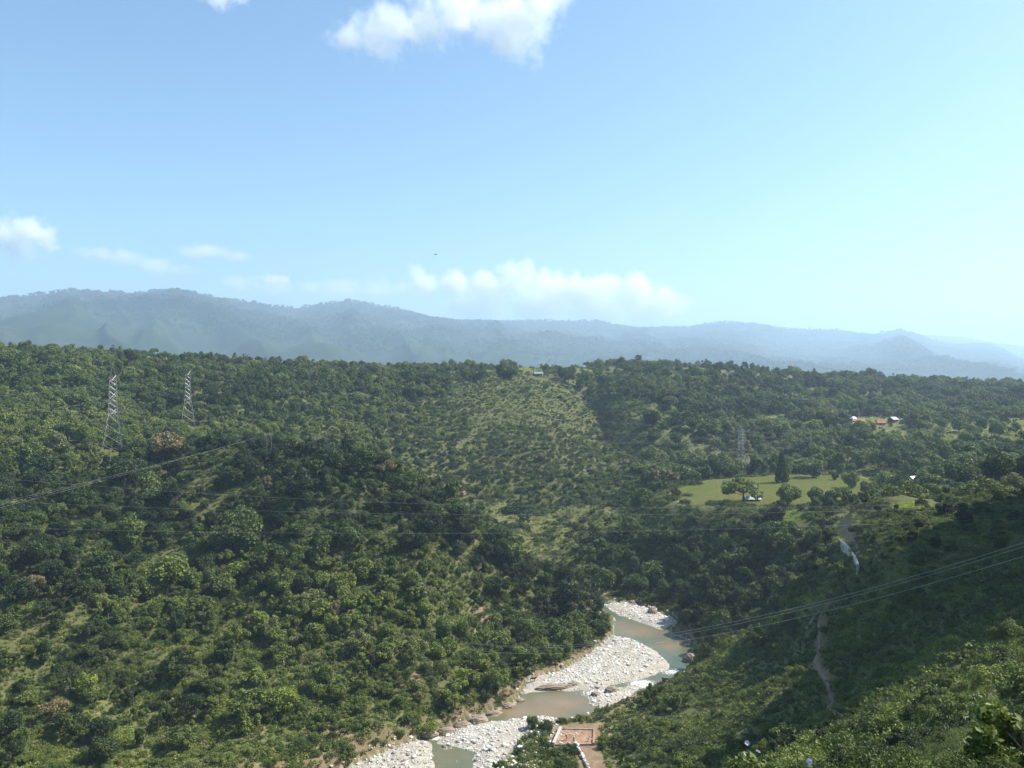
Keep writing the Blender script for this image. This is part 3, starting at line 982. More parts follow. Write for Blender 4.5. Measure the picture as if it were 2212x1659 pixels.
for (u, v, Y, rad) in [(109,452,402,5),(187,429,500,5),(740,472,570,6)]:
    p = P(u, v, Y); KEEP_OUT.append((p.x, p.y, rad + 2)); KEEP_OUT.append((p.x * 0.98, p.y * 0.98, rad + 2))
for (u, v, y0) in [(786,518,240),(792,518,240),(798,518,240),(905,506,240),(914,506,240),(924,506,240)]:
    p = ground_hit(u, v, 262)
    for k_, r_ in ((1.0, 6), (0.975, 6), (0.95, 5)):
        KEEP_OUT.append((p.x * k_, p.y * k_, r_))
for (u, v, Y, r_) in [(982,692,84,3.0),(1006,699,75,2.5),(965,694,86,2)]:
    p = ground_hit(u, v, 40)
    KEEP_OUT.append((p.x, p.y, r_))
HOUSES = [  # u, v, Y, length, depth, wall height, ridge rise, turn, roof, wall, label
 (102.5,356.5,600,4.6,4,2.0,1.2,0.3,"tin","mudwall","white tin roofed house on the plateau rim above the near pylon"),
 (539,365.5,768,7,5,2.2,1.5,-0.15,"tin","mudwall","long tin roofed house alone at the top of the cleared slope"),
 (690,368.5,808,5,4.5,2.2,1.3,0.1,"tin","mudwall","small white roofed house on the plateau rim, farther from the big crowned tree"),
 (776,370.5,902,4.5,4,2.2,1.3,-0.2,"tin","mudwall","small white roofed house on the plateau rim, nearest the big crowned tree"),
 (858,421,716,9.5,5,2.2,1.6,-0.1,"rust","mudwall","longest house of the hamlet, with a rust brown roof"),
 (852,418.5,726,5.5,5,2.4,1.6,0.1,"tin_old","mudwall","grey tin roofed house touching the rust brown roof"),
 (881,424.5,700,6.3,5,2.1,1.5,-0.2,"redroof","mudwall","house of the hamlet with a bright red roof"),
 (893,423,704,6,6,2.4,1.8,0.5,"tin","shutter","pale tin roofed barn with dark gable beside the red roof"),
 (868,411.5,775,4.5,4,2.2,1.3,0.0,"tin","mudwall","tin roofed house above the hamlet among dark trees"),
 (913,478.5,440,3.2,3.0,2.4,1.0,0.4,"tin","whitewall","small glaring white house between tall trees behind the field"),
 (752,495,404,7,4,2.0,1.2,0.0,"tin_old","mudwall","low grey roofed shed half hidden by trees at the field edge"),
]
for h in HOUSES:
    p = P(h[0], h[1], h[2]); KEEP_OUT.append((p.x, p.y, h[3] * 0.75))
    q = p * 0.985; KEEP_OUT.append((q.x, q.y, h[3] * 0.7))

def base_mask(X, Y):
    Z = QH(X, Y)
    zn = zones(X, Y, Z)
    no = zn["bed"] | zn["field"] | zn["yard"] | zn["bright"] | zn["road"] | zn["path"]
    return Z, zn, ~no & free_of(X, Y) & (zn["dbed"] > 0.8)

# --- big and middle trees
for cell, r0, r1, sd in ((5.2, 225, 470, 11), (6.6, 470, 780, 12), (7.6, 780, 1350, 13)):
    X, Y, g = scatter(cell, r0, r1, seed=sd)
    Z, zn, ok = base_mask(X, Y)
    u, v, r = zn["u"], zn["v"], zn["r"]
    dens = np.where(v < 600, 1.0, 0.88) + 0.9 * fbm(X / 34, Y / 34, 3, 61)
    left = (r < 470) & (u < 640) & (zn["dbed"] < 400)
    dens = np.where((r > 470) & (u < 600), 0.92 + 0.5 * fbm(X / 30, Y / 30, 2, 62), dens)
    dens = np.where((r > 470) & (u >= 600), 0.66 + 0.9 * fbm(X / 45, Y / 45, 3, 63), dens)
    rim = np.interp(u, [0, 100, 250, 450, 575, 690, 800, 900, 1024], [562, 602, 642, 722, 760, 800, 900, 1000, 1100])
    dens = np.where(Y > rim + 8, dens * 0.30, dens)
    dens = np.where(sdist(FIELD, X, Y) < 24, 0.09, dens)
    dens = np.where(zn["clear"], 0.05, dens)
    dens = np.where(zn["valley"], 0.04, dens)
    dens = np.where(zn["rfld"], 0.10, dens)
    dens = np.where(zn["farf"], 0.02, dens)
    dens = np.where(zn["roadf"] | zn["strip"], 0.02, dens)
    dens = np.where(zn["dark"], 0.20, dens)
    dens = np.where(zn["slope"], 0.03, dens)
    dens = np.where(zn["brown"], 0.36, dens)
    k = ok & (g.random(len(X)) < dens)
    X, Y, Z, u, v, r = (a[k] for a in (X, Y, Z, u, v, r))
    n = len(X)
    hh = np.exp(g.normal(1.66, 0.40, n))                       # about 5 m
    hh = np.where(r > 470, np.exp(g.normal(1.95, 0.24, n)), hh)     # about 7 m on the far slopes
    hh = np.where((r > 470) & (u > 620), np.exp(g.normal(2.2, 0.28, n)), hh)
    hh = np.where(zn["clear"][k], np.exp(g.normal(1.2, 0.2, n)), hh)
    hh = np.where((r < 330) & (u > 790), np.exp(g.normal(1.3, 0.25, n)), hh)
    hh = np.where((r > 440) & (u > 385) & (u < 650) & (v > 398), np.exp(g.normal(1.32, 0.28, n)), hh)
    hh = np.where(r < 300, np.clip(hh, 2.4, 8.0), hh)
    hh = np.clip(hh, 2.4, 15)
    K = g.choice(10, n, p=[0.15, 0.14, 0.14, 0.15, 0.13, 0.09, 0.12, 0.02, 0.03, 0.03])
    mid_bl = (r > 440) & (u > 385) & (u < 650) & (v > 398)
    tone = np.clip(np.where(r > 440, np.where(mid_bl, 0.47, 0.43), 0.32) + 0.50 * fbm(X / 55, Y / 55, 2, 64) * np.where(mid_bl, 0.5, 1.0) + g.normal(0, 0.17, n), 0.02, 0.88)  # far trees paler than near: own green, with haze and sunlight put into tone
    tone = np.where(g.random(n) < 0.015, 0.97, tone)
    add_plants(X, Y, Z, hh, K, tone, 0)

# --- taller trees along the plateau rim
g = np.random.default_rng(15)
ur = g.uniform(-20, 1040, 130)
Yr = np.interp(ur, [0, 100, 250, 450, 575, 690, 800, 900, 1024], [562, 602, 642, 722, 760, 800, 900, 1000, 1100]) + g.uniform(-14, 16, 130)
Xr = (ur - W / 2) / F * Yr
Zr = QH(Xr, Yr); znr = zones(Xr, Yr, Zr)
k = free_of(Xr, Yr) & ~((ur > 138) & (ur < 190)) & ~((ur > 528) & (ur < 556))
n = k.sum()
add_plants(Xr[k], Yr[k], Zr[k], np.clip(np.exp(g.normal(2.35, 0.22, 130)), 7, 15)[k], g.choice(9, 130, p=[0.2, 0.18, 0.17, 0.1, 0.08, 0.09, 0.1, 0.02, 0.06])[k], np.clip(g.normal(0.32, 0.12, 130), 0.05, 0.7)[k], 0)

# --- bushes between them
for cell, r0, r1, sd in ((2.5, 150, 330, 21), (2.9, 330, 480, 22), (4.2, 480, 900, 23)):
    X, Y, g = scatter(cell, r0, r1, seed=sd)
    Z, zn, ok = base_mask(X, Y)
    r = zn["r"]
    dens = 0.55 + 0.8 * fbm(X / 16, Y / 16, 3, 71)
    dens = np.where(zn["clear"], 0.95, dens)
    dens = np.where((r > 440) & (zn["u"] > 385) & (zn["u"] < 650) & (zn["v"] > 398), 0.95, dens)
    dens = np.where(zn["rfld"] | zn["farf"], 0.10, dens)
    dens = np.where(zn["valley"], 0.40, dens)
    dens = np.where(zn["roadf"], 0.05, dens)
    dens = np.where(zn["strip"], 0.25, dens)
    dens = np.where(zn["brown"], 0.72 + 0.6 * fbm(X / 12, Y / 12, 2, 74), dens)
    dens = np.where(zn["slope"], 0.40 + 0.8 * fbm(X / 12, Y / 12, 2, 75), dens)
    k = ok & (g.random(len(X)) < dens)
    X, Y, Z, r = X[k], Y[k], Z[k], r[k]
    n = len(X)
    hh = np.clip(np.exp(g.normal(0.62, 0.32, n)), 0.8, 4.2)
    hh = np.where(r > 480, hh * 1.25, hh)
    hh = np.where(zn["clear"][k], np.clip(np.exp(g.normal(0.50, 0.40, n)), 0.7, 4.2), hh)
    hh = np.where(zn["dark"][k] | zn["slope"][k], hh * 0.85, hh)
    K = g.integers(0, 6, n)
    tone = np.clip(0.42 + 0.42 * fbm(X / 40, Y / 40, 2, 76) + g.normal(0, 0.15, n) + 0.16 * zn["brown"][k] + 0.10 * zn["slope"][k] + 0.04 * zn["clear"][k], 0.05, 0.86)
    add_plants(X, Y, Z, hh, K, tone, 1)

# --- shrubs of the near slope
for cell, r0, r1, sd in ((0.95, 15, 45, 31), (1.5, 45, 95, 32), (2.0, 95, 160, 33)):
    X, Y, g = scatter(cell, r0, r1, seed=sd)
    Z, zn, ok = base_mask(X, Y)
    r = zn["r"]
    dens = 0.26 + 0.9 * fbm(X / 11, Y / 11, 3, 81)
    k = ok & (g.random(len(X)) < dens)
    X, Y, Z, r = X[k], Y[k], Z[k], r[k]
    n = len(X)
    hh = np.clip(np.exp(g.normal(0.22, 0.45, n)), 0.45, 3.2)
    hh = np.where(r < 45, np.clip(hh * 0.75, 0.5, 2.2), hh)
    big_ = fbm(X / 14, Y / 14, 2, 83) > 0.12
    hh = np.where(big_ & (r > 45), hh * 1.35, hh)
    K = g.integers(0, 6, n)
    tone = np.clip(0.34 + 0.50 * fbm(X / 20, Y / 20, 2, 86) + g.normal(0, 0.16, n), 0.05, 0.98)
    add_plants(X, Y, Z, hh, K, tone, 1)

# --- low scrub that covers the soil
for cell, r0, r1, sd in ((0.9, 12, 60, 41), (1.25, 60, 200, 42), (1.4, 200, 400, 43), (2.6, 400, 720, 44)):
    X, Y, g = scatter(cell, r0, r1, seed=sd, umin=-60, umax=1084)
    Z, zn, ok = base_mask(X, Y)
    dens = 0.92 + 0.5 * fbm(X / 6, Y / 6, 2, 91)
    dens = np.where(zn["roadf"] | zn["farf"], 0.10, dens)
    k = ok & (g.random(len(X)) < dens)
    X, Y, Z = X[k], Y[k], Z[k]
    n = len(X)
    hh = np.clip(np.exp(g.normal(-0.15, 0.3, n)), 0.35, 1.6)
    tone = np.clip(0.44 + 0.45 * fbm(X / 18, Y / 18, 3, 96) + g.normal(0, 0.13, n) + 0.18 * zn["brown"][k] + 0.1 * zn["strip"][k], 0.1, 1.0)
    add_plants(X, Y, Z, hh, g.integers(0, 3, n), tone, 2)

PL = np.vstack(PLANTS)
# what the relief hides for good is left out
vis = visible(PL[:, 0], PL[:, 1], PL[:, 2], PL[:, 3] * 1.3 + 1.5)
PL = PL[vis]

# ------------------------------------------------------------------ the named plants and the masses
def plant_thing(name, cat, label, group, loc, hgt, proto, tone, rz, wide=1.0, tilt=(0, 0)):
    crown, trunk, _ = PROTO[proto]
    e = empty(name, loc)
    e.rotation_euler = (tilt[0], tilt[1], rz)
    e.scale = (hgt * wide, hgt * wide, hgt)
    c = mesh_obj("crown", crown, e)
    c["tone"] = float(tone)
    mesh_obj("trunk", trunk, e)
    tag(e, label, cat, group)
    return e

NAMED = []   # filled first so that the labels of the rest can refer to them
def named_tree(u, v, Y, hgt, ki, tone, label, wide=1.0, pre="mid"):
    p = P(u, v, Y)
    z = gz(p.x, p.y)
    NAMED.append((p.x, p.y, hgt * 0.35))
    return plant_thing("tree", "tree", label, "trees that stand out", (p.x, p.y, z - 0.2), hgt, (pre, ki), tone, random.uniform(0, 6.28), wide)

named_tree(520,521,480,13,3,0.04,"broad dark blackish green tree on the pale valley floor below the cleared slope",1.35)
named_tree(782,484,462,20,7,0.14,"tall dark pointed tree at the back edge of the terrace field",0.62)
named_tree(813,476,480,13,0,0.45,"broad bushy tree at the back of the terrace field, right of the pointed tree",1.25)
named_tree(835,478,470,6,0,0.12,"small dark upright tree alone at the back of the terrace field",0.8)
named_tree(851,486,440,11.5,0,0.70,"olive green round tree standing alone inside the terrace field",0.95)
named_tree(743,500,402,13,3,0.62,"wide grey green tree on the front edge of the terrace field",1.35)
named_tree(788,502,392,12,0,0.50,"dense round tree on the front edge of the field beside the shed",1.15)
named_tree(816,498,392,9.5,1,0.42,"low dark tree on the front edge of the field, nearest the lone pole",1.2)
named_tree(872,500,378,12.5,1,0.22,"heavy dark round tree at the near right end of the terrace field",1.1)
named_tree(901,498,390,17,0,0.20,"tallest dark tree beside the small glaring white house",0.8)
named_tree(936,500,372,15,4,0.34,"broad leafy tree right of the small white house",1.0)
named_tree(970,500,362,18,0,0.06,"tall black green tree behind the crest of the shaded spur, left of the frame-side pair",0.9)
named_tree(1000,497,352,20,1,0.05,"tall black green tree behind the crest of the shaded spur, near the picture's right edge",0.9)
named_tree(1030,492,352,22,2,0.04,"tallest black green tree cut by the right edge of the picture",0.9)
named_tree(716,476,540,17,0,0.15,"large dark tree behind the field, just left of the far pylon",1.0)
named_tree(872,377,985,22,3,0.30,"huge round crowned tree alone on the plateau skyline towards the right",1.15,"mid")
named_tree(54,352,560,12,8,0.16,"tall layered dark tree on the skyline at far left of the plateau",1.2)
named_tree(128,355,606,15,8,0.14,"dark tree with two stacked crowns on the skyline beside the plateau field",1.0)
named_tree(167,357,612,9,6,0.20,"loose leaning tree on the skyline at the right end of the plateau field",1.4)
named_tree(197,360,618,13,2,0.35,"round tree on the plateau rim just above the second pylon",0.95)
named_tree(345,368,682,11,6,0.62,"dry brownish tree on the bluff below the plateau rim",0.8)
named_tree(320,366,665,11,6,0.30,"ragged open topped tree on the skyline above the left bluff",1.1)
named_tree(500,372,736,15,5,0.20,"slim pointed tree on the skyline above the cleared slope",1.0)
named_tree(511,372,738,13,0,0.22,"rounded tree on the skyline just right of the slim pointed one",1.0)
named_tree(562,373,762,14,0,0.20,"tall rounded tree on the skyline right of the long tin roofed house",0.9)
named_tree(606,375,775,13,8,0.25,"flat topped layered tree on the skyline right of the dark gully",1.1)
named_tree(627,375,780,11,8,0.25,"small layered tree with thin stem on the skyline, left of the ragged one",0.9)
named_tree(641,375,785,15,6,0.28,"ragged wide topped tree on the skyline at middle of the plateau",1.3)
named_tree(666,375,790,15,8,0.28,"layered tree on the skyline left of the small plateau house",1.0)
named_tree(717,377,850,17,7,0.16,"dark spiky tree on the skyline right of the small plateau house",1.0)
named_tree(739,377,850,13,6,0.2,"open twiggy tree on the skyline, between the spiky tree and the far house",1.0)
named_tree(655,693,238,8.5,6,0.42,"slender tree standing alone on the grassy bank above the near river bend",0.75)
named_tree(533,724,228,4.6,0,0.45,"small rounded tree on the river bank just above the building site",0.9)
named_tree(500,690,258,6.5,1,0.10,"dark tree overhanging the left bank where the gravel bar begins",1.0)
named_tree(222,600,290,9.5,0,0.42,"large round tree in the middle of the left hillside casting a black shadow",1.15)
named_tree(303,612,286,8.5,1,0.18,"dark bushy tree beside a dry yellow clearing on the left hillside",1.2)
named_tree(375,600,296,8,0,0.30,"tall leafy tree high on the steep bank above the earth scar",1.0)
named_tree(604,630,306,6.5,1,0.30,"dark bushy tree on the tip of the left bank above the gravel bar",1.2)

if NAMED:
    NA = np.array(NAMED)
    keep = np.ones(len(PL), bool)
    for nx, ny, nr in NAMED:
        keep &= (np.hypot(PL[:, 0] - nx, PL[:, 1] - ny) > nr) | (PL[:, 6] == 2)
    PL = PL[keep]

app = PL[:, 3] / np.hypot(PL[:, 0], PL[:, 1])
pu, pv = project(PL[:, 0], PL[:, 1], PL[:, 2] + PL[:, 3] * 0.6)
inframe = (pu > 2) & (pu < 1022) & (pv < 764) & (pv > 300)

TONE_W = [(0.10, "blackish green"), (0.24, "dark green"), (0.42, "mid green"), (0.58, "olive green"), (0.74, "fresh green"), (0.86, "yellow green"), (0.95, "grey green"), (1.1, "dry brownish")]
SHAPE_T = ["round", "full round", "rounded", "spreading", "wide spreading", "slim tall", "loose open", "pointed", "layered", "nearly bare"]
SHAPE_B = ["rounded", "bushy", "dense", "sprawling", "low sprawling", "loose"]
def tone_word(t):
    for lim, w in TONE_W:
        if t < lim: return w
def size_word(h, cls):
    if cls == 0:
        return "small" if h < 4.2 else ("medium" if h < 6.5 else "large")
    return "small" if h < 1.5 else ("medium" if h < 2.4 else "tall")

def zone_phrase(u, v, r, x, y):
    side = "left" if u < 700 else ("centre" if u < 860 else "right")
    if r < 30: return f"at the bottom edge, {side}"
    if r < 60: return f"on the nearest bank, bottom {side}"
    if r < 110:
        if u > 955: return "above the stony patch" if v < 672 else ("on the stony patch" if v < 712 else "below the stony patch")
        if u > 880: return "left of the stony patch" if v < 712 else "below left of the stony patch"
        return "between footpath and bottom edge"
    if r < 170 and u > 640: return "right below the footpath" if u < 840 else ("above left of the stony patch" if u < 930 else "between stony patch and shaded spur")
    if u > 790 and r < 262: return "on the shaded spur, " + ("upper part" if v < 560 else ("middle part" if v < 610 else "lower part"))
    if u > 560 and r < 262: return "on the bank between river and footpath"
    if u > 660 and r < 345: return "on the steep bank above the green pool"
    if u > 560 and r < 345 and v < 640: return "on the wooded tip by the upper gravel bar"
    if r < 470 and u < 640:
        col = "far left" if u < 100 else ("left" if u < 190 else ("left middle" if u < 280 else ("right middle" if u < 370 else ("right" if u < 460 else "river end"))))
        row = "crest" if v < 480 else ("upper" if v < 530 else ("middle" if v < 590 else ("lower" if v < 650 else "foot")))
        return f"on the left hillside, {row} band, {col}"
    if r < 470: return "around the terrace field" if v < 512 else "on the bank under the terrace field"
    if u < 250: return "on the slope behind the pylons"
    if u < 440: return "on the bluff right of the pylons"
    if u < 600: return "around the cleared slope"
    if u < 800: return "on the bluff behind the distant pylon"
    return "on the slope around the hamlet"

names_used = {}
pending = []
def pick(cls, count, extra=None):
    c = (PL[:, 6] == cls) & inframe
    if extra is not None: c &= extra
    ids = np.where(c)[0]
    return ids[np.argsort(-app[ids])[:count]]
tree_ids = pick(0, 262)
bush_ids = pick(1, 290)
for i in list(tree_ids) + list(bush_ids):
    x, y, z, h, k, t, cls, _ = PL[i]
    k = int(k)
    r = math.hypot(x, y)
    ph = zone_phrase(pu[i], pv[i], r, x, y)
    if cls == 0:
        lab = f"{size_word(h, 0)} {tone_word(t)} {SHAPE_T[k]} tree {ph}"
        nm, cat, grp, proto = "tree", "tree", "trees " + ph, ("mid", k)
    else:
        lab = f"{size_word(h, 1)} {tone_word(t)} {SHAPE_B[k]} shrub {ph}"
        nm, cat, grp = "shrub", "shrub", "shrubs " + ph
        proto = ("bfront", k % 3) if r < 34 else ("bnear", k)
    pending.append([i, nm, cat, lab, grp, proto])
# look-alikes of one place are told apart by their order
byl = {}
for p_ in pending:
    byl.setdefault(p_[3], []).append(p_)
ORD = ["leftmost", "second from left", "third from left", "fourth from left", "fifth from left", "sixth from left", "seventh from left", "eighth from left", "ninth from left", "tenth from left", "eleventh from left", "twelfth from left", "thirteenth from left"]
for lab, ps in byl.items():
    if len(ps) > 1:
        ps.sort(key=lambda q: pu[q[0]])
        for j, q in enumerate(ps):
            word = "rightmost" if j == len(ps) - 1 else (ORD[j] if j < len(ORD) else None)
            if word and len((lab + " " + word).split()) <= 16:
                q[3] = f"{lab}, {word}"
g = np.random.default_rng(99)
for i, nm, cat, lab, grp, proto in pending:
    x, y, z, h, k, t, cls, _ = PL[i]
    plant_thing(nm, cat, lab, grp, (x, y, z - 0.12), h, proto, t, g.uniform(0, 6.28), g.uniform(0.9, 1.2), (g.normal() * 0.05, g.normal() * 0.05))

rest = np.ones(len(PL), bool)
rest[tree_ids] = False; rest[bush_ids] = False

def gn_stuff(name, pts, hgt, wide, rz, tone, idx, meshes, mats=None):
    """one object that draws a mass of plants or stones on its points"""
    m = bpy.data.meshes.new(name)
    n = len(pts)
    m.vertices.add(n)
    m.vertices.foreach_set("co", np.asarray(pts, np.float32).ravel())
    def attr(an, typ, vals, field="value"):
        a = m.attributes.new(an, typ, 'POINT')
        a.data.foreach_set(field, np.ascontiguousarray(vals).ravel())
    attr("scl", 'FLOAT_VECTOR', np.stack([wide, wide, hgt], -1).astype(np.float32), "vector")
    rt = rz if np.ndim(rz) == 2 else np.stack([np.zeros(n), np.zeros(n), rz], -1)
    attr("rot", 'FLOAT_VECTOR', rt.astype(np.float32), "vector")
    attr("tone", 'FLOAT', np.asarray(tone, np.float32))
    attr("idx", 'INT', np.asarray(idx, np.int32))
    o = mesh_obj(name, m)
    ng = bpy.data.node_groups.new(name, 'GeometryNodeTree')
    ng.interface.new_socket("Geometry", in_out='INPUT', socket_type='NodeSocketGeometry')
    ng.interface.new_socket("Geometry", in_out='OUTPUT', socket_type='NodeSocketGeometry')
    gi = ng.nodes.new("NodeGroupInput"); go = ng.nodes.new("NodeGroupOutput")
    ip = ng.nodes.new("GeometryNodeInstanceOnPoints")
    jn = ng.nodes.new("GeometryNodeJoinGeometry")
    for ms in reversed(meshes):
        src = bpy.data.objects.new("plant_source", ms)
        oi = ng.nodes.new("GeometryNodeObjectInfo")
        oi.inputs["Object"].default_value = src
        oi.inputs["As Instance"].default_value = False
        g2 = ng.nodes.new("GeometryNodeGeometryToInstance")
        ng.links.new(oi.outputs["Geometry"], g2.inputs[0])
        ng.links.new(g2.outputs[0], jn.inputs[0])
    def named(an, dt):
        q = ng.nodes.new("GeometryNodeInputNamedAttribute")
        q.data_type = dt
        q.inputs["Name"].default_value = an
        return next(s for s in q.outputs if s.enabled and s.name == "Attribute")
    ng.links.new(gi.outputs[0], ip.inputs["Points"])
    ng.links.new(jn.outputs[0], ip.inputs["Instance"])
    ip.inputs["Pick Instance"].default_value = True
    ng.links.new(named("idx", 'INT'), ip.inputs["Instance Index"])
    er = ng.nodes.new("FunctionNodeEulerToRotation")
    ng.links.new(named("rot", 'FLOAT_VECTOR'), er.inputs[0])
    ng.links.new(er.outputs[0], ip.inputs["Rotation"])
    ng.links.new(named("scl", 'FLOAT_VECTOR'), ip.inputs["Scale"])
    ng.links.new(ip.outputs[0], go.inputs[0])
    md = o.modifiers.new("scatter", 'NODES')
    md.node_group = ng
    return o

def mass(name, sel, keys, label, cat):
    A = PL[sel]
    n = len(A)
    g = np.random.default_rng(len(A))
    pts = A[:, :3].copy(); pts[:, 2] -= 0.12
    o = gn_stuff(name, pts, A[:, 3], A[:, 3] * g.uniform(0.85, 1.25, n), g.uniform(0, 6.28, n), A[:, 5], A[:, 4] % len(keys), [PROTO[k][2] for k in keys])
    tag(o, label, cat, None, "stuff")
    return n

rr_ = np.hypot(PL[:, 0], PL[:, 1])
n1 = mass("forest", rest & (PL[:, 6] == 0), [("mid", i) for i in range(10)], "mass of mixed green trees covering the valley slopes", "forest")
near = rr_ < 170
n2 = mass("shrubbery", rest & (PL[:, 6] == 1), [("bnear", i) for i in range(6)], "mass of green shrubs filling the gaps between trees", "shrubs")
PL[:, 4] = np.where((PL[:, 6] == 2) & (rr_ < 75), PL[:, 4] % 3 + 3, np.where(PL[:, 6] == 2, PL[:, 4] % 3, PL[:, 4]))
n3 = mass("undergrowth", rest & (PL[:, 6] == 2), [("scrub", i) for i in range(3)] + [("bfront", i) for i in range(3)], "low green and dry undergrowth covering the soil", "undergrowth")
print("PLANTS", n1, n2, n3)

# trees along the skyline of the far hills and over their slopes
g = np.random.default_rng(5)
us = np.concatenate([g.normal(c_, w_, n_) for c_, w_, n_ in [(12,10,7),(50,12,9),(75,8,10),(100,10,6),(125,8,5),(160,10,10),(180,6,10),(205,8,12),(225,9,14),(243,5,8),(262,6,5),(325,8,9),(345,10,16),(362,8,8),(385,10,6),(400,6,8),(500,20,8),(545,15,12),(590,10,16),(625,8,10),(650,8,8),(690,10,10),(720,5,14),(732,5,12),(760,12,10),(800,15,12),(840,12,12),(870,10,8),(900,8,12),(920,8,8)]] + [g.uniform(-10, 1030, 110)])
D_ = np.interp(us, [-200, 0, 350, 600, 800, 1024, 1250], HILL_D)
fx = (us - W / 2) / F; dn = 1 / np.sqrt(1 + fx ** 2)
off = g.uniform(-40, 8, len(us))
yy = (D_ + off) * dn; xx = fx * yy
zz = hill_height(xx, yy)
hh = np.clip(np.exp(g.normal(2.8, 0.35, len(us))), 8, 34) * np.interp(us, [0, 500, 1024], [1.0, 0.95, 1.25])
kk = g.choice(9, len(us), p=[0.22, 0.2, 0.2, 0.16, 0.1, 0.03, 0.05, 0.01, 0.03])
X, Y = g.uniform(-5700, 6800, 90000), g.uniform(4400, 11200, 90000)
uf = W / 2 + F * X / Y
k = (uf > -20) & (uf < 1044)
X, Y = X[k], Y[k]; Zf = hill_height(X, Y)
_, vf = project(X, Y, Zf)
k = (vf < 372) & (vf > 285) & (fbm(X / 120, Y / 120, 3, 17) + g.normal(0, 0.2, len(X)) > -0.1)
X, Y, Zf = X[k], Y[k], Zf[k]
hf = np.clip(np.exp(g.normal(2.7, 0.3, len(X))), 8, 28)
allp = np.vstack([np.stack([xx, yy, zz - 2.0], -1), np.stack([X, Y, Zf - 0.3], -1)])
allh = np.concatenate([hh, hf]); n = len(allh)
o = gn_stuff("far_woods", allp, allh, allh * g.uniform(0.9, 1.4, n), g.uniform(0, 6.28, n), np.clip(g.normal(0.25, 0.12, n), 0.02, 0.6),
             np.concatenate([kk, g.integers(0, 5, len(X))]), [PROTO[("far", i)][2] for i in range(9)])
tag(o, "tiny trees scattered over the far hazy hills and along their skyline", "woods", None, "stuff")
#PART4

# ------------------------------------------------------------------ river stones
def stone_mesh(seed, sub=1, mat=None, flat=0.62):
    g = np.random.default_rng(seed)
    bm = bmesh.new()
    bmesh.ops.create_icosphere(bm, subdivisions=sub, radius=0.5)
    ax = g.uniform(0.75, 1.25, 3); ax[2] *= flat
    for vtx in bm.verts:
        d = 1 + 0.22 * g.normal() * (0.55 if sub > 1 else 0.8)
        vtx.co = Vector((vtx.co.x * ax[0] * d, vtx.co.y * ax[1] * d, vtx.co.z * ax[2] * d))
    m = bpy.data.meshes.new("boulder")
    bm.to_mesh(m); bm.free()
    m.materials.append(mat or M["stone"])
    return m
STONES = [stone_mesh(700 + i, 1) for i in range(6)]
BOULDERS = [stone_mesh(720 + i, 2) for i in range(6)]

BAR_NAMES = ["middle gravel bar", "upper gravel bar", "near gravel bar", "lower gravel bank", "strip of stones by the rapids", "stones at the upper rapids", "far patch of gravel"]
spts, ssz, sst, sbar = [], [], [], []
g = np.random.default_rng(17)
for bi, b in enumerate(BARS):
    x0, y0 = b.min(0); x1, y1 = b.max(0)
    area = (x1 - x0) * (y1 - y0)
    n = int(area * (2.6 if bi in (0, 2, 3) else 2.2))
    X = g.uniform(x0, x1, n); Y = g.uniform(y0, y1, n)
    d = sdist(b, X, Y)
    sandy = fbm(X / 9, Y / 9, 3, 131)
    u, v = project(X, Y, RZ)
    smooth_sand = (bi == 0) & ((u < 545) | ((v < 672) & (u < 590) & (sandy > -0.15)))
    k = (d < 0.6) & ~((sandy > 0.30) & (g.random(n) < 0.7)) & ~(smooth_sand & (g.random(n) < 0.75))
    X, Y = X[k], Y[k]
    s = np.clip(np.exp(g.normal(-1.15, 0.50, len(X))), 0.12, 1.5)
    s = np.where(smooth_sand[k], s * 0.6, s)
    spts.append(np.stack([X, Y], -1)); ssz.append(s); sst.append(np.clip(g.normal(0.40 if bi == 3 else 0.68, 0.27, len(X)), 0.0, 1.0)); sbar.append(np.full(len(X), bi))
# stones in the shallow rapids and along the banks
X, Y = g.uniform(BED[:, 0].min(), BED[:, 0].max(), 60000), g.uniform(190, 420, 60000)
d = sdist(BED, X, Y)
u, v = project(X, Y, RZ)
rap = np.zeros(len(X), bool)
for (ru, rv, a, b_) in [(600,694,22,7),(642,684,14,5),(672,672,12,3),(594,612,12,4),(452,750,14,14),(664,644,10,4),(640,695,20,4)]:
    rap |= ((u - ru) / a) ** 2 + ((v - rv) / b_) ** 2 < 1
k = ((d < 0) & rap & (g.random(len(X)) < 0.30)) | ((np.abs(d) < 1.3) & (g.random(len(X)) < 0.35) & (Y < 380))
X, Y = X[k], Y[k]
spts.append(np.stack([X, Y], -1)); ssz.append(np.clip(np.exp(g.normal(-0.75, 0.45, len(X))), 0.2, 1.6)); sst.append(np.clip(g.normal(0.42, 0.28, len(X)), 0, 1)); sbar.append(np.full(len(X), 9))
ps_ = [ground_hit(u, v, 40) for u, v in [(982,692),(1006,699),(965,694),(940,720)]]
for q in ps_:
    n = 90
    a_ = g.uniform(0, 6.28, n); r_ = np.sqrt(g.random(n)) * 4.5
    spts.append(np.stack([q.x + r_ * np.cos(a_), q.y + r_ * np.sin(a_)], -1)); ssz.append(np.clip(np.exp(g.normal(-1.6, 0.5, n)), 0.08, 0.5)); sst.append(np.clip(g.normal(0.3, 0.2, n), 0, 0.8)); sbar.append(np.full(n, 8))
SP = np.vstack(spts); SS = np.concatenate(ssz); ST = np.concatenate(sst); SB = np.concatenate(sbar)
SZ = height(SP[:, 0], SP[:, 1])
su, sv = project(SP[:, 0], SP[:, 1], SZ)
sapp = (SB != 8) * SS / np.hypot(SP[:, 0], SP[:, 1]) * ((su > 3) & (su < 1020) & (sv < 764))
big = np.argsort(-sapp)[:230]
restm = np.ones(len(SP), bool); restm[big] = False
n = restm.sum()
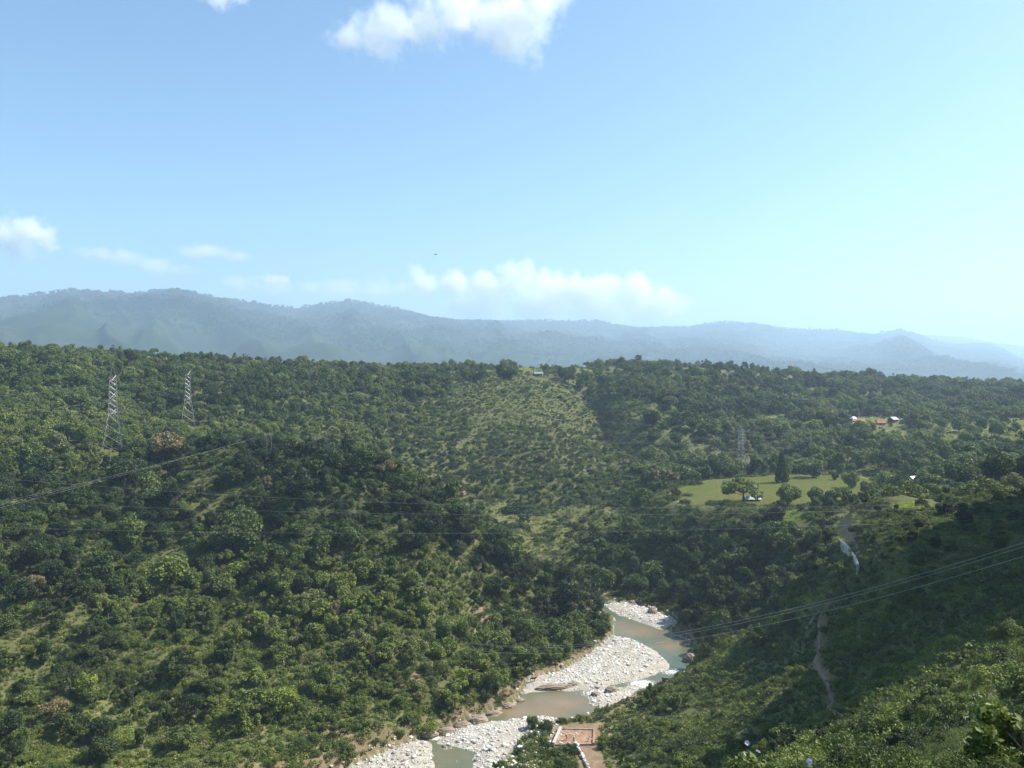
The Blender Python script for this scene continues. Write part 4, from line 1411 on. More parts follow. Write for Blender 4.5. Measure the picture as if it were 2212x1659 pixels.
rot = g.uniform(0, 6.28, (n, 3)) * np.array([0.06, 0.06, 1])
o = gn_stuff("gravel", np.column_stack([SP[restm], SZ[restm] + SS[restm] * 0.10]), SS[restm], SS[restm] * g.uniform(0.85, 1.3, n), rot, ST[restm], g.integers(0, 6, n), STONES)
tag(o, "white and grey river cobbles covering the gravel bars", "gravel", None, "stuff")
lab_b = {}
for i in big:
    nm = BAR_NAMES[SB[i]] if SB[i] < 9 else "river's edge"
    col = "brown" if ST[i] < 0.2 else ("tan" if ST[i] < 0.45 else ("pale grey" if ST[i] < 0.8 else "white"))
    size = "largest" if SS[i] > 1.35 else ("big" if SS[i] > 1.05 else "middling")
    half = ("left end" if su[i] < np.percentile(su[big][SB[big] == SB[i]], 33) else ("right end" if su[i] > np.percentile(su[big][SB[big] == SB[i]], 67) else "middle"))
    edge = "front" if sv[i] > np.median(sv[big][SB[big] == SB[i]]) else "back"
    lab_b.setdefault(f"{size} {col} boulder on the {nm}, {half}, {edge} side", []).append(i)
for lab, ids in lab_b.items():
    ids.sort(key=lambda i: su[i])
    for j, i in enumerate(ids):
        l2 = lab
        if len(ids) > 1 and (j < len(ORD) or j == len(ids) - 1):
            w_ = "rightmost" if j == len(ids) - 1 else ORD[j]
            if len((lab + " " + w_).split()) <= 16: l2 = lab + ", " + w_
        o = mesh_obj("boulder", BOULDERS[i % 6], None, (SP[i, 0], SP[i, 1], SZ[i] + SS[i] * 0.12))
        o.scale = (SS[i] * 1.15, SS[i], SS[i] * 1.05)
        o.rotation_euler = (0, 0, g.uniform(0, 6.28))
        o["tone"] = float(ST[i])
        tag(o, l2, "boulder", "boulders along the river")

def rock(name, u, v, size, label, seed, mat="rock_brown", z=None, Y=None, rz=0.0, tilt=(0, 0), cat="rock"):
    if Y is None: Y = -RZ * F / (v - VH)
    x = (u - W / 2) / F * Y
    zz = gz(x, Y) if z is None else z
    g_ = np.random.default_rng(seed)
    bm = bmesh.new()
    bmesh.ops.create_icosphere(bm, subdivisions=4, radius=0.5)
    off = g_.uniform(-50, 50, 2)
    co = np.array([q.co[:] for q in bm.verts])
    lay = 0.10 * fbm(co[:, 0] * 3 + off[0], co[:, 1] * 3 + co[:, 2] * 5, 3, seed) + 0.05 * fbm(co[:, 0] * 11, co[:, 2] * 14 + off[1], 2, seed + 3)
    strat = 0.035 * np.sign(np.sin(co[:, 2] * 34 + 2 * lay * 20))
    for q, a, s_ in zip(bm.verts, lay, strat):
        f_ = 1 + 1.6 * a + s_
        q.co = Vector((q.co.x * f_ * size[0], q.co.y * f_ * size[1], q.co.z * (1 + a) * size[2]))
    o = bm_obj(name, bm, M[mat], None, False, (x, Y, zz + size[2] * 0.12))
    o.rotation_euler = (tilt[0], tilt[1], rz)
    tag(o, label, cat, None)
    return o
rock("rock", 554, 689, (12.0, 2.6, 2.2), "long brown layered rock slab at the water's edge of the middle bar", 801, rz=0.16)
rock("rock", 573, 686.5, (4.2, 1.6, 1.3), "small dark rock touching the right end of the long slab", 802, rz=0.2)
rock("rock", 596, 696, (3.4, 2.6, 2.0), "squarish tan boulder in the shallows left of the bigger one", 803)
rock("rock", 612, 692.5, (4.8, 3.2, 2.6), "biggest rounded tan boulder standing in the shallows by the rapids", 804)
rock("rock", 632, 605.5, (3.2, 2.4, 2.6), "brown rock standing on the back of the upper gravel bar", 805)
rock("rock", 652, 615, (4.0, 3.0, 3.6), "dark rock at the bank end of the upper gravel bar", 806)
rock("rock", 690, 661, (5.0, 4.0, 5.5), "dark cliff rock at the water on the right bend", 807)
rock("rock", 687, 645, (5.5, 3.0, 2.0), "tan rock shelf in the bend above the green pool", 808)
rock("rock", 577, 660, (1.7, 1.4, 1.0), "reddish rock lying in the middle of the long gravel bar", 809)
for j, (u, v, s_) in enumerate([(430,737,3.2),(446,733,3.8),(462,727,3.4),(478,721,4.0),(494,714,3.6),(508,707,3.2),(519,701,2.4)]):
    rock("rock", u, v, (s_ * 1.5, s_ * 0.8, s_ * 0.8), "brown ledge rock along the left bank of the pool, " + ["first upstream of the rapids", "second upstream of the rapids", "third upstream of the rapids", "fourth upstream of the rapids", "fifth upstream of the rapids", "sixth, near the gravel bar", "last, touching the gravel bar"][j], 820 + j, rz=0.3)
rock("rock", 560, 578, (6, 4, 3), "pale rock pile where the river comes out between the spurs", 840, "concrete", Y=388)
rock("rock", 1000, 684, (1.1, 0.9, 0.8), "pale boulder on the stony patch at lower right", 841, "concrete", Y=84)
rock("rock", 1006, 694, (0.7, 0.6, 0.5), "smaller stone just below the pale boulder on the stony patch", 842, "concrete", Y=80)
rock("rock", 862, 741, (1.6, 1.2, 1.0), "pinkish grey rock among shrubs near the bottom, right of centre", 843, "concrete", Y=72)

# ------------------------------------------------------------------ grass of the fields
g = np.random.default_rng(23)
fp = []
x0, y0 = FIELD.min(0); x1, y1 = FIELD.max(0)
X, Y = g.uniform(x0, x1, 26000), g.uniform(y0, y1, 26000)
k = sdist(FIELD, X, Y) + 9.0 * fbm(X / 9, Y / 9, 3, 311) < 2.0
fp.append((X[k], Y[k], 0.75))
X, Y, _ = scatter(1.1, 235, 430, seed=77)
Z = QH(X, Y); zz_ = zones(X, Y, Z)
k = (zz_["roadf"] | zz_["strip"] | zz_["bright"]) & ~zz_["road"]
fp.append((X[k], Y[k], 0.6))
X, Y, _ = scatter(1.5, 380, 560, seed=78)
Z = QH(X, Y); zz_ = zones(X, Y, Z)
k = zz_["valley"] & ~zz_["bed"]
fp.append((X[k], Y[k], 0.7))
X, Y, _ = scatter(2.2, 480, 900, seed=79)
Z = QH(X, Y); zz_ = zones(X, Y, Z)
k = zz_["rfld"] | zz_["farf"] | (zz_["clear"] & (g.random(len(X)) < 0.05))
fp.append((X[k], Y[k], 0.9))
X, Y, _ = scatter(1.05, 35, 175, seed=80)
Z = QH(X, Y); zz_ = zones(X, Y, Z)
k = ~zz_["bed"] & ~zz_["path"] & (g.random(len(X)) < 0.55 + 0.9 * fbm(X / 8, Y / 8, 2, 215))
fp.append((X[k], Y[k], 0.55))
gxp = np.concatenate([q[0] for q in fp]); gyp = np.concatenate([q[1] for q in fp]); gh = np.concatenate([np.full(len(q[0]), q[2]) for q in fp])
n = len(gxp)
tz = height(gxp, gyp)
zz_ = zones(gxp, gyp, tz)
tone = np.clip(0.70 + 0.25 * fbm(gxp / 25, gyp / 25, 3, 210) + g.normal(0, 0.07, n) + 0.04 * zz_["bright"], 0.45, 0.93)
tone = np.where(np.hypot(gxp, gyp) < 180, np.clip(0.30 + 0.5 * fbm(gxp / 15, gyp / 15, 2, 216) + g.normal(0, 0.15, n), 0, 1), tone)
tone = np.where(zz_["bright"] | zz_["strip"], 0.35, tone)
o = gn_stuff("grass", np.column_stack([gxp, gyp, tz]), gh * g.uniform(0.6, 1.3, n), gh * 2.2, g.uniform(0, 6.28, n), tone, g.integers(0, 3, n), TUFTS)
tag(o, "pale green meadow grass on terrace field and clearings", "grass", None, "stuff")

# ------------------------------------------------------------------ pylons
def pylon(name, u, Y, hgt, turn, label, lean=0.0):
    p = P(u, 440, Y)
    z = gz(p.x, p.y)
    e = empty(name, (p.x, p.y, z - 0.5), turn)
    bw = hgt * 0.105; tw = hgt * 0.033
    def w_at(t):
        return bw + (tw * 1.3 - bw) * t / 0.45 if t < 0.45 else tw * (1.3 - 0.3 * (t - 0.45) / 0.36)
    Z = [0, 0.12, 0.23, 0.34, 0.45, 0.51, 0.57, 0.63, 0.69, 0.75, 0.81]
    top = 0.81
    for sx in (-1, 1):
        for sy in (-1, 1):
            bm = bmesh.new()
            for a, b in zip(Z[:-1], Z[1:]):
                add_bar(bm, (sx * w_at(a), sy * w_at(a), a * hgt), (sx * w_at(b), sy * w_at(b), b * hgt), 0.11, 0.10, 4)
            add_bar(bm, (sx * tw, sy * tw, top * hgt), (0, 0, hgt), 0.08, 0.05, 4)
            bm_obj("leg", bm, M["steel"], e)
    for axis in (0, 1):
        for s in (-1, 1):
            bm = bmesh.new()
            for a, b in zip(Z[:-1], Z[1:]):
                wa, wb = w_at(a), w_at(b)
                def pt(t_, w, zz):
                    return (t_ * w, s * w, zz * hgt) if axis == 0 else (s * w, t_ * w, zz * hgt)
                add_bar(bm, pt(-1, wa, a), pt(1, wb, b), 0.035, None, 4)
                add_bar(bm, pt(1, wa, a), pt(-1, wb, b), 0.035, None, 4)
                add_bar(bm, pt(-1, wb, b), pt(1, wb, b), 0.035, None, 4)
            bm_obj("lattice", bm, M["steel"], e)
    tips = []
    for t_, ln in ((0.45, 0.13), (0.63, 0.14), (0.81, 0.11)):
        for s in (-1, 1):
            bm = bmesh.new()
            L_ = s * ln * hgt
            for sx in (-1, 1):
                add_bar(bm, (sx * tw, s * tw, t_ * hgt), (0, L_, t_ * hgt), 0.09, 0.07, 4)
                add_bar(bm, (sx * tw, s * tw, (t_ + 0.05) * hgt), (0, L_, t_ * hgt), 0.08, 0.06, 4)
            for q in (0.35, 0.65):
                add_bar(bm, (-tw * (1 - q), s * tw + (L_ - s * tw) * q, t_ * hgt), (0, s * tw + (L_ - s * tw) * q, (t_ + 0.05 * (1 - q)) * hgt), 0.05, None, 4)
            arm = bm_obj("crossarm", bm, M["steel"], e)
            bm = bmesh.new()
            for q in range(7):
                add_bar(bm, (0, L_, t_ * hgt - 0.15 - q * 0.24), (0, L_, t_ * hgt - 0.30 - q * 0.24), 0.13, 0.10, 6)
            bm_obj("insulator", bm, M["porcelain"], arm)
            tips.append(Matrix.Translation(e.location) @ Euler((0, 0, turn)).to_matrix().to_4x4() @ Vector((0, L_, t_ * hgt - 1.9)))
    for sx in (-1, 1):
        for sy in (-1, 1):
            bm = bmesh.new(); add_box(bm, (sx * bw, sy * bw, 0.3), (0.9, 0.9, 1.4)); bm_obj("footing", bm, M["concrete"], e)
    tag(e, label, "pylon", "steel pylons")
    tips.append(Vector((p.x, p.y, z - 0.5 + hgt)))
    return tips

def wire(a, b, sag, rad, mat, label, group, name="power_line", n=44):
    a = Vector(a); b = Vector(b)
    bm = bmesh.new()
    pts = []
    for i in range(n):
        t = i / (n - 1)
        p = a.lerp(b, t) - a; p.z -= 4 * sag * t * (1 - t)
        pts.append(p)
    ring = []
    d = (b - a); d.z = 0; d.normalize(); sd = Vector((-d.y, d.x, 0))
    for p in pts:
        ring.append([bm.verts.new(p + (sd * math.cos(q) + Vector((0, 0, 1)) * math.sin(q)) * rad) for q in (0, 1.571, 3.142, 4.712)])
    for r0, r1 in zip(ring[:-1], ring[1:]):
        for k in range(4):
            bm.faces.new((r0[k], r0[(k + 1) % 4], r1[(k + 1) % 4], r1[k]))
    o = bm_obj(name, bm, M[mat], None, True, a)
    tag(o, label, "power line", group)
    return o

t1 = pylon("pylon", 113, 402, 46, 0.35, "nearer and taller looking steel lattice pylon at far left of the hillside")
t2 = pylon("pylon", 188, 498, 42, 0.35, "second steel lattice pylon, behind and right of the nearer one")
t3 = pylon("pylon", 741, 545, 35, 0.75, "distant steel lattice pylon standing among trees behind the terrace field")
lvl = ["lowest", "lowest", "middle", "middle", "top", "top"]
side = ["camera side", "far side"] * 3
for i in range(6):
    wire(t1[i], t3[i], 16, 0.016, "wire_dark", f"{lvl[i]} {side[i]} conductor hanging from the nearer pylon to the distant pylon", "conductors of the near pylon")
    far_r = P(1180, 446, 640) + Vector((0, (i % 2) * 12, (i // 2) * 5.2))
    wire(t3[i], far_r, 12, 0.016, "wire_dark", f"{lvl[i]} {side[i]} conductor running from the distant pylon off to the right", "conductors of the distant pylon")
    wire(t2[i], P(1180, 452, 660) + Vector((0, (i % 2) * 12, (i // 2) * 5.2)), 14, 0.016, "wire_dark", f"{lvl[i]} {side[i]} conductor hanging from the second pylon across the bluff", "conductors of the second pylon")
    wire(t1[i], Vector((-420, 330, t1[i].z + 4)), 9, 0.016, "wire", f"{lvl[i]} {side[i]} conductor from the nearer pylon out at left", "conductors leaving at left")

# wooden pole structures
def h_frame(u, Y, hgt, gap, turn, label, braces=True):
    p = P(u, 440, Y); z = gz(p.x, p.y)
    e = empty("pole_structure", (p.x, p.y, z - 0.4), turn)
    for s in (-1, 1):
        bm = bmesh.new(); add_bar(bm, (s * gap, 0, 0), (s * gap, 0, hgt), 0.17, 0.12, 8); bm_obj("pole", bm, M["wood"], e)
    bm = bmesh.new(); add_box(bm, (0, 0.14, hgt - 0.9), (gap * 3.6, 0.14, 0.22)); bm_obj("crossarm", bm, M["wood"], e)
    if braces:
        for s in (-1, 1):
            bm = bmesh.new(); add_bar(bm, (s * gap, -0.12, hgt * 0.45), (-s * gap, -0.12, hgt * 0.8), 0.07, None, 5); bm_obj("brace", bm, M["wood"], e)
    for s in (-1.6, 0, 1.6):
        bm = bmesh.new(); add_bar(bm, (s * gap, 0.14, hgt - 0.79), (s * gap, 0.14, hgt - 0.4), 0.09, 0.05, 6); bm_obj("insulator", bm, M["porcelain"], e)
    tag(e, label, "utility pole", "wooden pole structures")
    mt = Matrix.Translation(e.location) @ Euler((0, 0, turn)).to_matrix().to_4x4()
    return [mt @ Vector((s * gap, 0.14, hgt - 0.4)) for s in (-1.6, 0, 1.6)]
hA = h_frame(269, 376, 10.0, 1.3, 0.9, "twin pole wooden structure on the crest of the left hillside")
hB = h_frame(596, 470, 11.0, 1.5, 0.2, "twin pole wooden structure on the valley slope right of centre")
hC = h_frame(913, 980, 15.0, 6.0, 0.0, "wide portal of wooden poles on the plateau skyline at right", False)
hD = h_frame(916, 352, 11.0, 1.3, 0.1, "twin wooden poles in front of the small white house, above the spur")
def pole(u, Y, hgt, label):
    p = P(u, 440, Y); z = gz(p.x, p.y)
    e = empty("utility_pole", (p.x, p.y, z - 0.4))
    bm = bmesh.new(); add_bar(bm, (0, 0, 0), (0, 0, hgt), 0.14, 0.10, 8); bm_obj("pole", bm, M["wood"], e)
    bm = bmesh.new(); add_box(bm, (0, 0.16, hgt - 0.4), (1.8, 0.12, 0.14)); bm_obj("crossarm", bm, M["wood"], e)
    for s in (-0.8, 0.8):
        bm = bmesh.new(); add_bar(bm, (s, 0.16, hgt - 0.33), (s, 0.16, hgt - 0.1), 0.06, 0.04, 6); bm_obj("insulator", bm, M["porcelain"], e)
    tag(e, label, "utility pole", "wooden pole structures")
pole(794, 402, 8.5, "single thin wooden pole standing in the terrace field")

# wires to the left twin poles
for j, (dv, nm) in enumerate(((0, "lower"), (-7, "middle"), (-12, "upper"))):
    wire(hA[j], P(-90, 531 + dv * 0.6, 120), 0.7, 0.007, "wire", f"{nm} of the pale wires rising from left edge to the twin poles", "pale wires to the twin poles")
# three long wires across the whole view
for nm, a, b, sg in (("uppermost", (-120, 467, 200), (1144, 494, 200), 6.4), ("middle", (-120, 495, 196), (1144, 500, 196), 4.2), ("lowest", (-120, 523, 192), (1144, 511, 192), 3.8)):
    wire(P(*a), P(*b), sg, 0.022, "wire_dark", f"{nm} of the three long dark wires crossing the whole valley", "long wires across the valley", n=90)
# wires that climb to the right edge
pl = P(470, 688, 262); zl = gz(pl.x, pl.y)
for nm, vr, dz, dx in (("uppermost", 536, 9.2, 0.0), ("middle", 540, 8.8, 1.2), ("lowest", 550, 7.0, -1.0)):
    wire(P(1044, vr, 118), Vector((pl.x + dx, pl.y, zl + dz)), 6.5, 0.028, "wire", f"{nm} of three bright wires climbing across the shaded spur to the right edge", "bright wires over the shaded spur", n=70)
e = empty("utility_pole", (pl.x, pl.y, zl - 0.4))
bm = bmesh.new(); add_bar(bm, (0, 0, 0), (0, 0, 9.6), 0.15, 0.11, 8); bm_obj("pole", bm, M["wood"], e)
bm = bmesh.new(); add_box(bm, (0, 0.17, 9.2), (2.6, 0.13, 0.16)); bm_obj("crossarm", bm, M["wood"], e)
tag(e, "wooden pole half hidden in trees on the left river bank", "utility pole", "wooden pole structures")

# ------------------------------------------------------------------ houses
def house(u, v, Y, ln, dp, wh, rise, turn, roof, wall, label):
    p = P(u, v, Y)
    z = gz(p.x, p.y)
    e = empty("house", (p.x, p.y, z - 0.3), turn)
    bm = bmesh.new()
    add_box(bm, (0, 0, wh / 2), (ln, dp, wh))
    for s in (-1, 1):     # gables
        a = bm.verts.new((s * ln / 2, -dp / 2, wh)); b = bm.verts.new((s * ln / 2, dp / 2, wh)); c = bm.verts.new((s * ln / 2, 0, wh + rise))
        bm.faces.new((a, b, c) if s > 0 else (a, c, b))
    bm_obj("wall", bm, M[wall], e)
    ov = 0.55; th = 0.12
    sl = math.atan2(rise, dp / 2)
    for s in (-1, 1):
        bm = bmesh.new()
        L_ = math.hypot(rise, dp / 2) + ov
        cy_ = s * (math.cos(sl) * L_ / 2); cz = wh + rise - math.sin(sl) * L_ / 2 + 0.10
        add_box(bm, (0, cy_, cz), (ln + 2 * ov, L_, th), Euler((-s * sl, 0, 0)))
        q = bm_obj("roof", bm, M[roof], e)
        bm = bmesh.new()
        for i in range(int(ln / 1.1)):      # standing ribs of the sheet metal
            xx_ = -ln / 2 + 0.5 + i * 1.1
            add_box(bm, (xx_, cy_ + s * math.sin(sl) * th * 0.7, cz + math.cos(sl) * th * 0.7), (0.08, L_ * 0.98, 0.05), Euler((-s * sl, 0, 0)))
        bm_obj("roof_rib", bm, M[roof], q)
        q.data.name = "roof"
    bm = bmesh.new(); add_box(bm, (-ln * 0.12, -dp / 2 - 0.04, 1.15), (1.0, 0.10, 2.0)); bm_obj("door", bm, M["shutter"], e)
    for xx_ in (-ln * 0.34, ln * 0.16, ln * 0.36):
        bm = bmesh.new(); add_box(bm, (xx_, -dp / 2 - 0.03, 1.6), (0.8, 0.09, 0.8)); bm_obj("window", bm, M["shutter"], e)
    tag(e, label, "house", "farm houses")
for h in HOUSES:
    house(*h)

# ------------------------------------------------------------------ roadside wall on the spur
wp = []
for (u, v) in [(837,542),(840.5,546),(844,549.5),(848,552),(851.5,556),(854.5,560.5),(856.5,565),(857.5,571)]:
    p = ground_hit(u, v, 190); p.z += 1.5; wp.append(p)
zs_ = [q.z for q in wp]; ys_ = [q.y for q in wp]; xs_ = [q.x for q in wp]
for arr, at_ in ((xs_, 0), (ys_, 1), (zs_, 2)):
    cf = np.polyfit(np.arange(len(arr)), arr, 2)
    for i_, q in enumerate(wp): q[at_] = float(np.polyval(cf, i_))
e = empty("retaining_wall", (wp[0].x, wp[0].y, wp[0].z - 3))
base = e.location.copy()
for i in range(len(wp) - 1):
    a, b = wp[i], wp[i + 1]
    d = Vector((b.x - a.x, b.y - a.y, 0)); nrm = Vector((-d.y, d.x, 0)).normalized()
    bm = bmesh.new()
    vs_ = []
    for q, top in ((a, a.z), (b, b.z)):
        for w_ in (-0.28, 0.28):
            vs_.append(bm.verts.new(q + nrm * w_ - base)); vs_.append(bm.verts.new(Vector((q.x, q.y, q.z - 6.0)) + nrm * w_ * 1.8 - base))
    bmesh.ops.convex_hull(bm, input=bm.verts)
    bm_obj("wall_panel", bm, M["whitewall"], e)
    bm = bmesh.new()
    dd = (b - a)
    add_bar(bm, a + Vector((0, 0, 0.12)) - base, b + Vector((0, 0, 0.12)) - base, 0.36, None, 4)
    bm_obj("coping", bm, M["concrete"], e)
    if i in (2, 4):
        bm = bmesh.new(); add_box(bm, Vector((a.x, a.y, a.z - 2.4)) - base, (0.8, 0.8, 3.6)); bm_obj("buttress", bm, M["rock_brown"], e)
tag(e, "white curved retaining wall of the road on top of the spur", "wall", None, "thing")

# trodden path and cart road, each a ribbon lying on the ground
def ribbon(name, pts, width, mat, seed, lift=0.10):
    g_ = np.random.default_rng(seed)
    P_ = []
    for a_, b_ in zip(pts[:-1], pts[1:]):
        for t_ in np.linspace(0, 1, 14, endpoint=False):
            P_.append(np.array(a_) * (1 - t_) + np.array(b_) * t_)
    P_ = np.array(P_); n_ = len(P_)
    P_[1:-1] += 0.35 * np.stack([fbm(np.arange(n_) / 9.0, np.full(n_, 3.3), 3, seed), fbm(np.arange(n_) / 9.0, np.full(n_, 7.7), 3, seed + 1)], -1)[1:-1]
    T_ = np.gradient(P_, axis=0); T_ /= np.linalg.norm(T_, axis=1, keepdims=True)
    N_ = np.stack([-T_[:, 1], T_[:, 0]], -1)
    wv = width * (0.8 + 0.5 * fbm(np.arange(n_) / 6.0, np.zeros(n_), 2, seed + 5))
    rows = [P_ + N_ * (wv * q_)[:, None] for q_ in (-0.5, -0.17, 0.17, 0.5)]
    V_ = []
    for q_, rw in zip((0.0, 1.0, 1.0, 0.0), rows):
        zz_ = QH(rw[:, 0], rw[:, 1]) + lift + 0.05 * q_
        V_.append(np.column_stack([rw, zz_]))
    V_ = np.stack(V_, 1).reshape(-1, 3)
    ix = np.arange(n_ * 4).reshape(n_, 4)
    F_ = np.concatenate([np.stack([ix[:-1, k_], ix[:-1, k_ + 1], ix[1:, k_ + 1], ix[1:, k_]], -1) for k_ in range(3)])
    return tag(mesh_obj(name, np_mesh(name, V_, F_, [M[mat]], smooth=True)), kind="structure")
fp_ = [ground_hit(u, v, 120)[:2] for u, v in [(820,622),(818,634),(819,648),(815,662),(822,678),(829,690),(834,702),(827,710),(821,720)]]
ribbon("footpath", fp_, 0.95, "dust", 61)
rd_ = [ground_hit(u, v, 195)[:2] for u, v in [(849,516),(843,521),(845,527),(850,533),(853,541),(856,549),(858,556)]]
ribbon("road", rd_, 1.5, "dust", 67)

# bleached timber leaning on the shaded slope
a = ground_hit(806.5, 631, 150); b = ground_hit(819.5, 613, 150); a.z += 0.5; b.z += 0.6
bm = bmesh.new()
add_tube(bm, [a - a, (b - a) * 0.5 + Vector((0.1, 0, 0.2)), b - a], [0.42, 0.38, 0.30], 8)
o = bm_obj("log", bm, M["log"], None, False, a)
tag(o, "bleached leaning log at the top of the footpath on the shaded slope", "log")

# ------------------------------------------------------------------ building site by the river
SZ0 = -103.2
c = plan([(560.5, 728.4), (594, 729), (593.5, 743), (553.5, 743.6)], SZ0 + 0.6)
e = empty("foundation", (float(c[:, 0].mean()), float(c[:, 1].mean()), SZ0 - 0.3))
base = e.location.copy()
for i, (hh_, th_, mt) in enumerate(((0.9, 0.45, "old_concrete"), (1.0, 0.6, "earth"), (0.7, 0.4, "old_concrete"), (1.3, 0.7, "concrete"))):
    a = Vector((*c[i], SZ0)); b = Vector((*c[(i + 1) % 4], SZ0))
    mid = (a + b) / 2; d = b - a
    bm = bmesh.new()
    add_box(bm, (mid.x - base.x, mid.y - base.y, hh_ / 2 + 0.1), (d.length + (th_ if i % 2 else -th_) * 0.98, th_, hh_), Euler((0, 0, math.atan2(d.y, d.x))))
    bmesh.ops.bevel(bm, geom=bm.edges[:], offset=0.05, segments=1, affect='EDGES')
    bm_obj("foundation_wall", bm, M[mt], e)
bm = bmesh.new()
ctr = c.mean(0)
vv = [bm.verts.new(Vector((*(ctr + (q - ctr) * 0.95), SZ0 + 0.35)) - base) for q in c]
bm.faces.new(vv[::-1] if False else vv)
bmesh.ops.subdivide_edges(bm, edges=bm.edges[:], cuts=14, use_grid_fill=True)
for q in bm.verts: q.co.z += random.uniform(-0.10, 0.12)
bm_obj("earth_fill", bm, M["earth"], e, True)
for j in range(34):
    t_ = random.random(); s_ = random.random() * (0.55 if j < 26 else 1)
    q = (Vector(c[3]) * (1 - s_) + Vector(c[2]) * s_).lerp(Vector(c[0]) * (1 - s_) + Vector(c[1]) * s_, t_ * 0.85 + 0.07)
    o = mesh_obj("loose_stone", STONES[j % 6], e, (q.x - base.x, q.y - base.y, 0.75))
    sc_ = random.uniform(0.3, 0.8); o.scale = (sc_, sc_, sc_ * 0.8); o["tone"] = random.uniform(0.1, 0.9)
tag(e, "low concrete foundation with red earth fill on the near river bank", "foundation")
# rubble drain wall running down to the camera side
a = plan([(576, 745)], SZ0)[0]; b = plan([(598, 790)], SZ0)[0]
e2 = empty("rubble_wall", (float(a[0]), float(a[1]), SZ0))
for j in range(40):
    t_ = j / 39
    q = (b - a) * t_
    for s_ in (0, 1):
        o = mesh_obj("stone", STONES[(j + s_) % 6], e2, (q[0] + random.uniform(-0.25, 0.25), q[1] + random.uniform(-0.2, 0.2), 0.25 + 0.4 * s_))
        sc_ = random.uniform(0.6, 1.0); o.scale = (sc_, sc_, sc_); o["tone"] = random.uniform(0.2, 0.8)
tag(e2, "dry rubble wall running from the foundation to the bottom edge", "wall", None, "thing")

# ------------------------------------------------------------------ people and the cow
def skinned(name, verts, edges, radii, mats, fmat, parent, sub=1):
    m = bpy.data.meshes.new(name)
    m.from_pydata(verts, edges, [])
    o = bpy.data.objects.new(name, m)
    link(o)
    sk = o.modifiers.new("skin", 'SKIN')
    for i, r in enumerate(radii):
        m.skin_vertices[0].data[i].radius = (r, r) if np.ndim(r) == 0 else r
    m.skin_vertices[0].data[0].use_root = True
    ss = o.modifiers.new("subd", 'SUBSURF'); ss.levels = sub; ss.render_levels = sub
    dg = bpy.context.evaluated_depsgraph_get()
    me = bpy.data.meshes.new_from_object(o.evaluated_get(dg))
    bpy.data.objects.remove(o)
    for mt in mats: me.materials.append(mt)
    idx = [fmat(p.center) for p in me.polygons]
    me.polygons.foreach_set("material_index", idx)
    me.polygons.foreach_set("use_smooth", np.ones(len(idx), bool))
    return mesh_obj(name, me, parent)

def person(x, y, z, rz, shirt, trousers, label, bend=0.0, reach=0.0, stride=0.12):
    e = empty("person", (x, y, z), rz)
    ms, mt = simple_mat("shirt", shirt, 0.85, 0.12, 6), simple_mat("trousers", trousers, 0.85, 0.12, 6)
    hb, hz_ = 0.52 * math.sin(bend), 0.52 * math.cos(bend)       # torso leans forward along -y
    hip = Vector((0, 0, 0.90)); ch = hip + Vector((0, -hb * 0.75, hz_ * 0.75)); nk = hip + Vector((0, -hb, hz_)); 
    hd = nk + Vector((0, -0.10 * math.sin(bend) - 0.02, 0.10)); tp = hd + Vector((0, -0.06 * math.sin(bend), 0.16))
    V = [hip, hip + Vector((0, -hb * 0.4, hz_ * 0.4)), ch, nk, hd, tp]; E = [(0, 1), (1, 2), (2, 3), (3, 4), (4, 5)]; R = [0.15, 0.13, 0.165, 0.062, 0.095, 0.07]
    for s in (-1, 1):
        i = len(V)
        V += [Vector((s * 0.10, 0, 0.86)), Vector((s * 0.11, -stride * s * 0.5 - 0.03, 0.48)), Vector((s * 0.11, -stride * s, 0.09)), Vector((s * 0.12, -stride * s - 0.17, 0.04))]
        E += [(0, i), (i, i + 1), (i + 1, i + 2), (i + 2, i + 3)]; R += [0.10, 0.07, 0.05, 0.04]
        j = len(V)
        sh = ch + Vector((s * 0.20, 0, 0.09)); el = sh + Vector((s * 0.06, -0.06 - 0.16 * reach, -0.27)); wr = el + Vector((-s * 0.02, -0.13 - 0.14 * reach, -0.20 + 0.14 * reach)); hn = wr + Vector((0, -0.06, -0.07))
        V += [sh, el, wr, hn]; E += [(2, j), (j, j + 1), (j + 1, j + 2), (j + 2, j + 3)]; R += [0.072, 0.05, 0.038, 0.042]
        k = len(V)
        V += [hn + Vector((0.02 * s, -0.05, -0.05)), hn + Vector((-0.04 * s, -0.05, -0.02))]; E += [(j + 3, k), (j + 3, k + 1)]; R += [0.018, 0.014]
    def fm(cn):
        if cn.z > hd.z - 0.05 or (abs(cn.x) > 0.15 and cn.z < hip.z + 0.2 * math.cos(bend) and cn.z > 0.55): return 2
        return 1 if cn.z < 0.93 and abs(cn.x) < 0.32 else 0
    skinned("body", [tuple(q) for q in V], E, R, [ms, mt, M["skin"]], fm, e)
    bm = bmesh.new(); bmesh.ops.create_uvsphere(bm, u_segments=10, v_segments=6, radius=0.105)
    for q in bm.verts:
        if q.co.z < -0.02: q.co.z = -0.02
    bm_obj("hair", bm, M["hair"], e, True, tuple(tp + Vector((0, 0.02, -0.06))))
    tag(e, label, "person", "workers at the foundation")
def at_site(u, v, dz=0.4):
    q = plan([(u, v)], SZ0 + dz)[0]
    return float(q[0]), float(q[1]), SZ0 + dz
person(*at_site(554.5, 738, 0.0), 0.6, (0.62, 0.42, 0.34), (0.10, 0.10, 0.13), "person in pale pinkish shirt standing outside the left foundation wall")
person(*at_site(566.5, 740), -0.8, (0.12, 0.14, 0.20), (0.09, 0.09, 0.11), "person in dark clothes standing inside the foundation, leftmost of three", 0.25, 0.4)
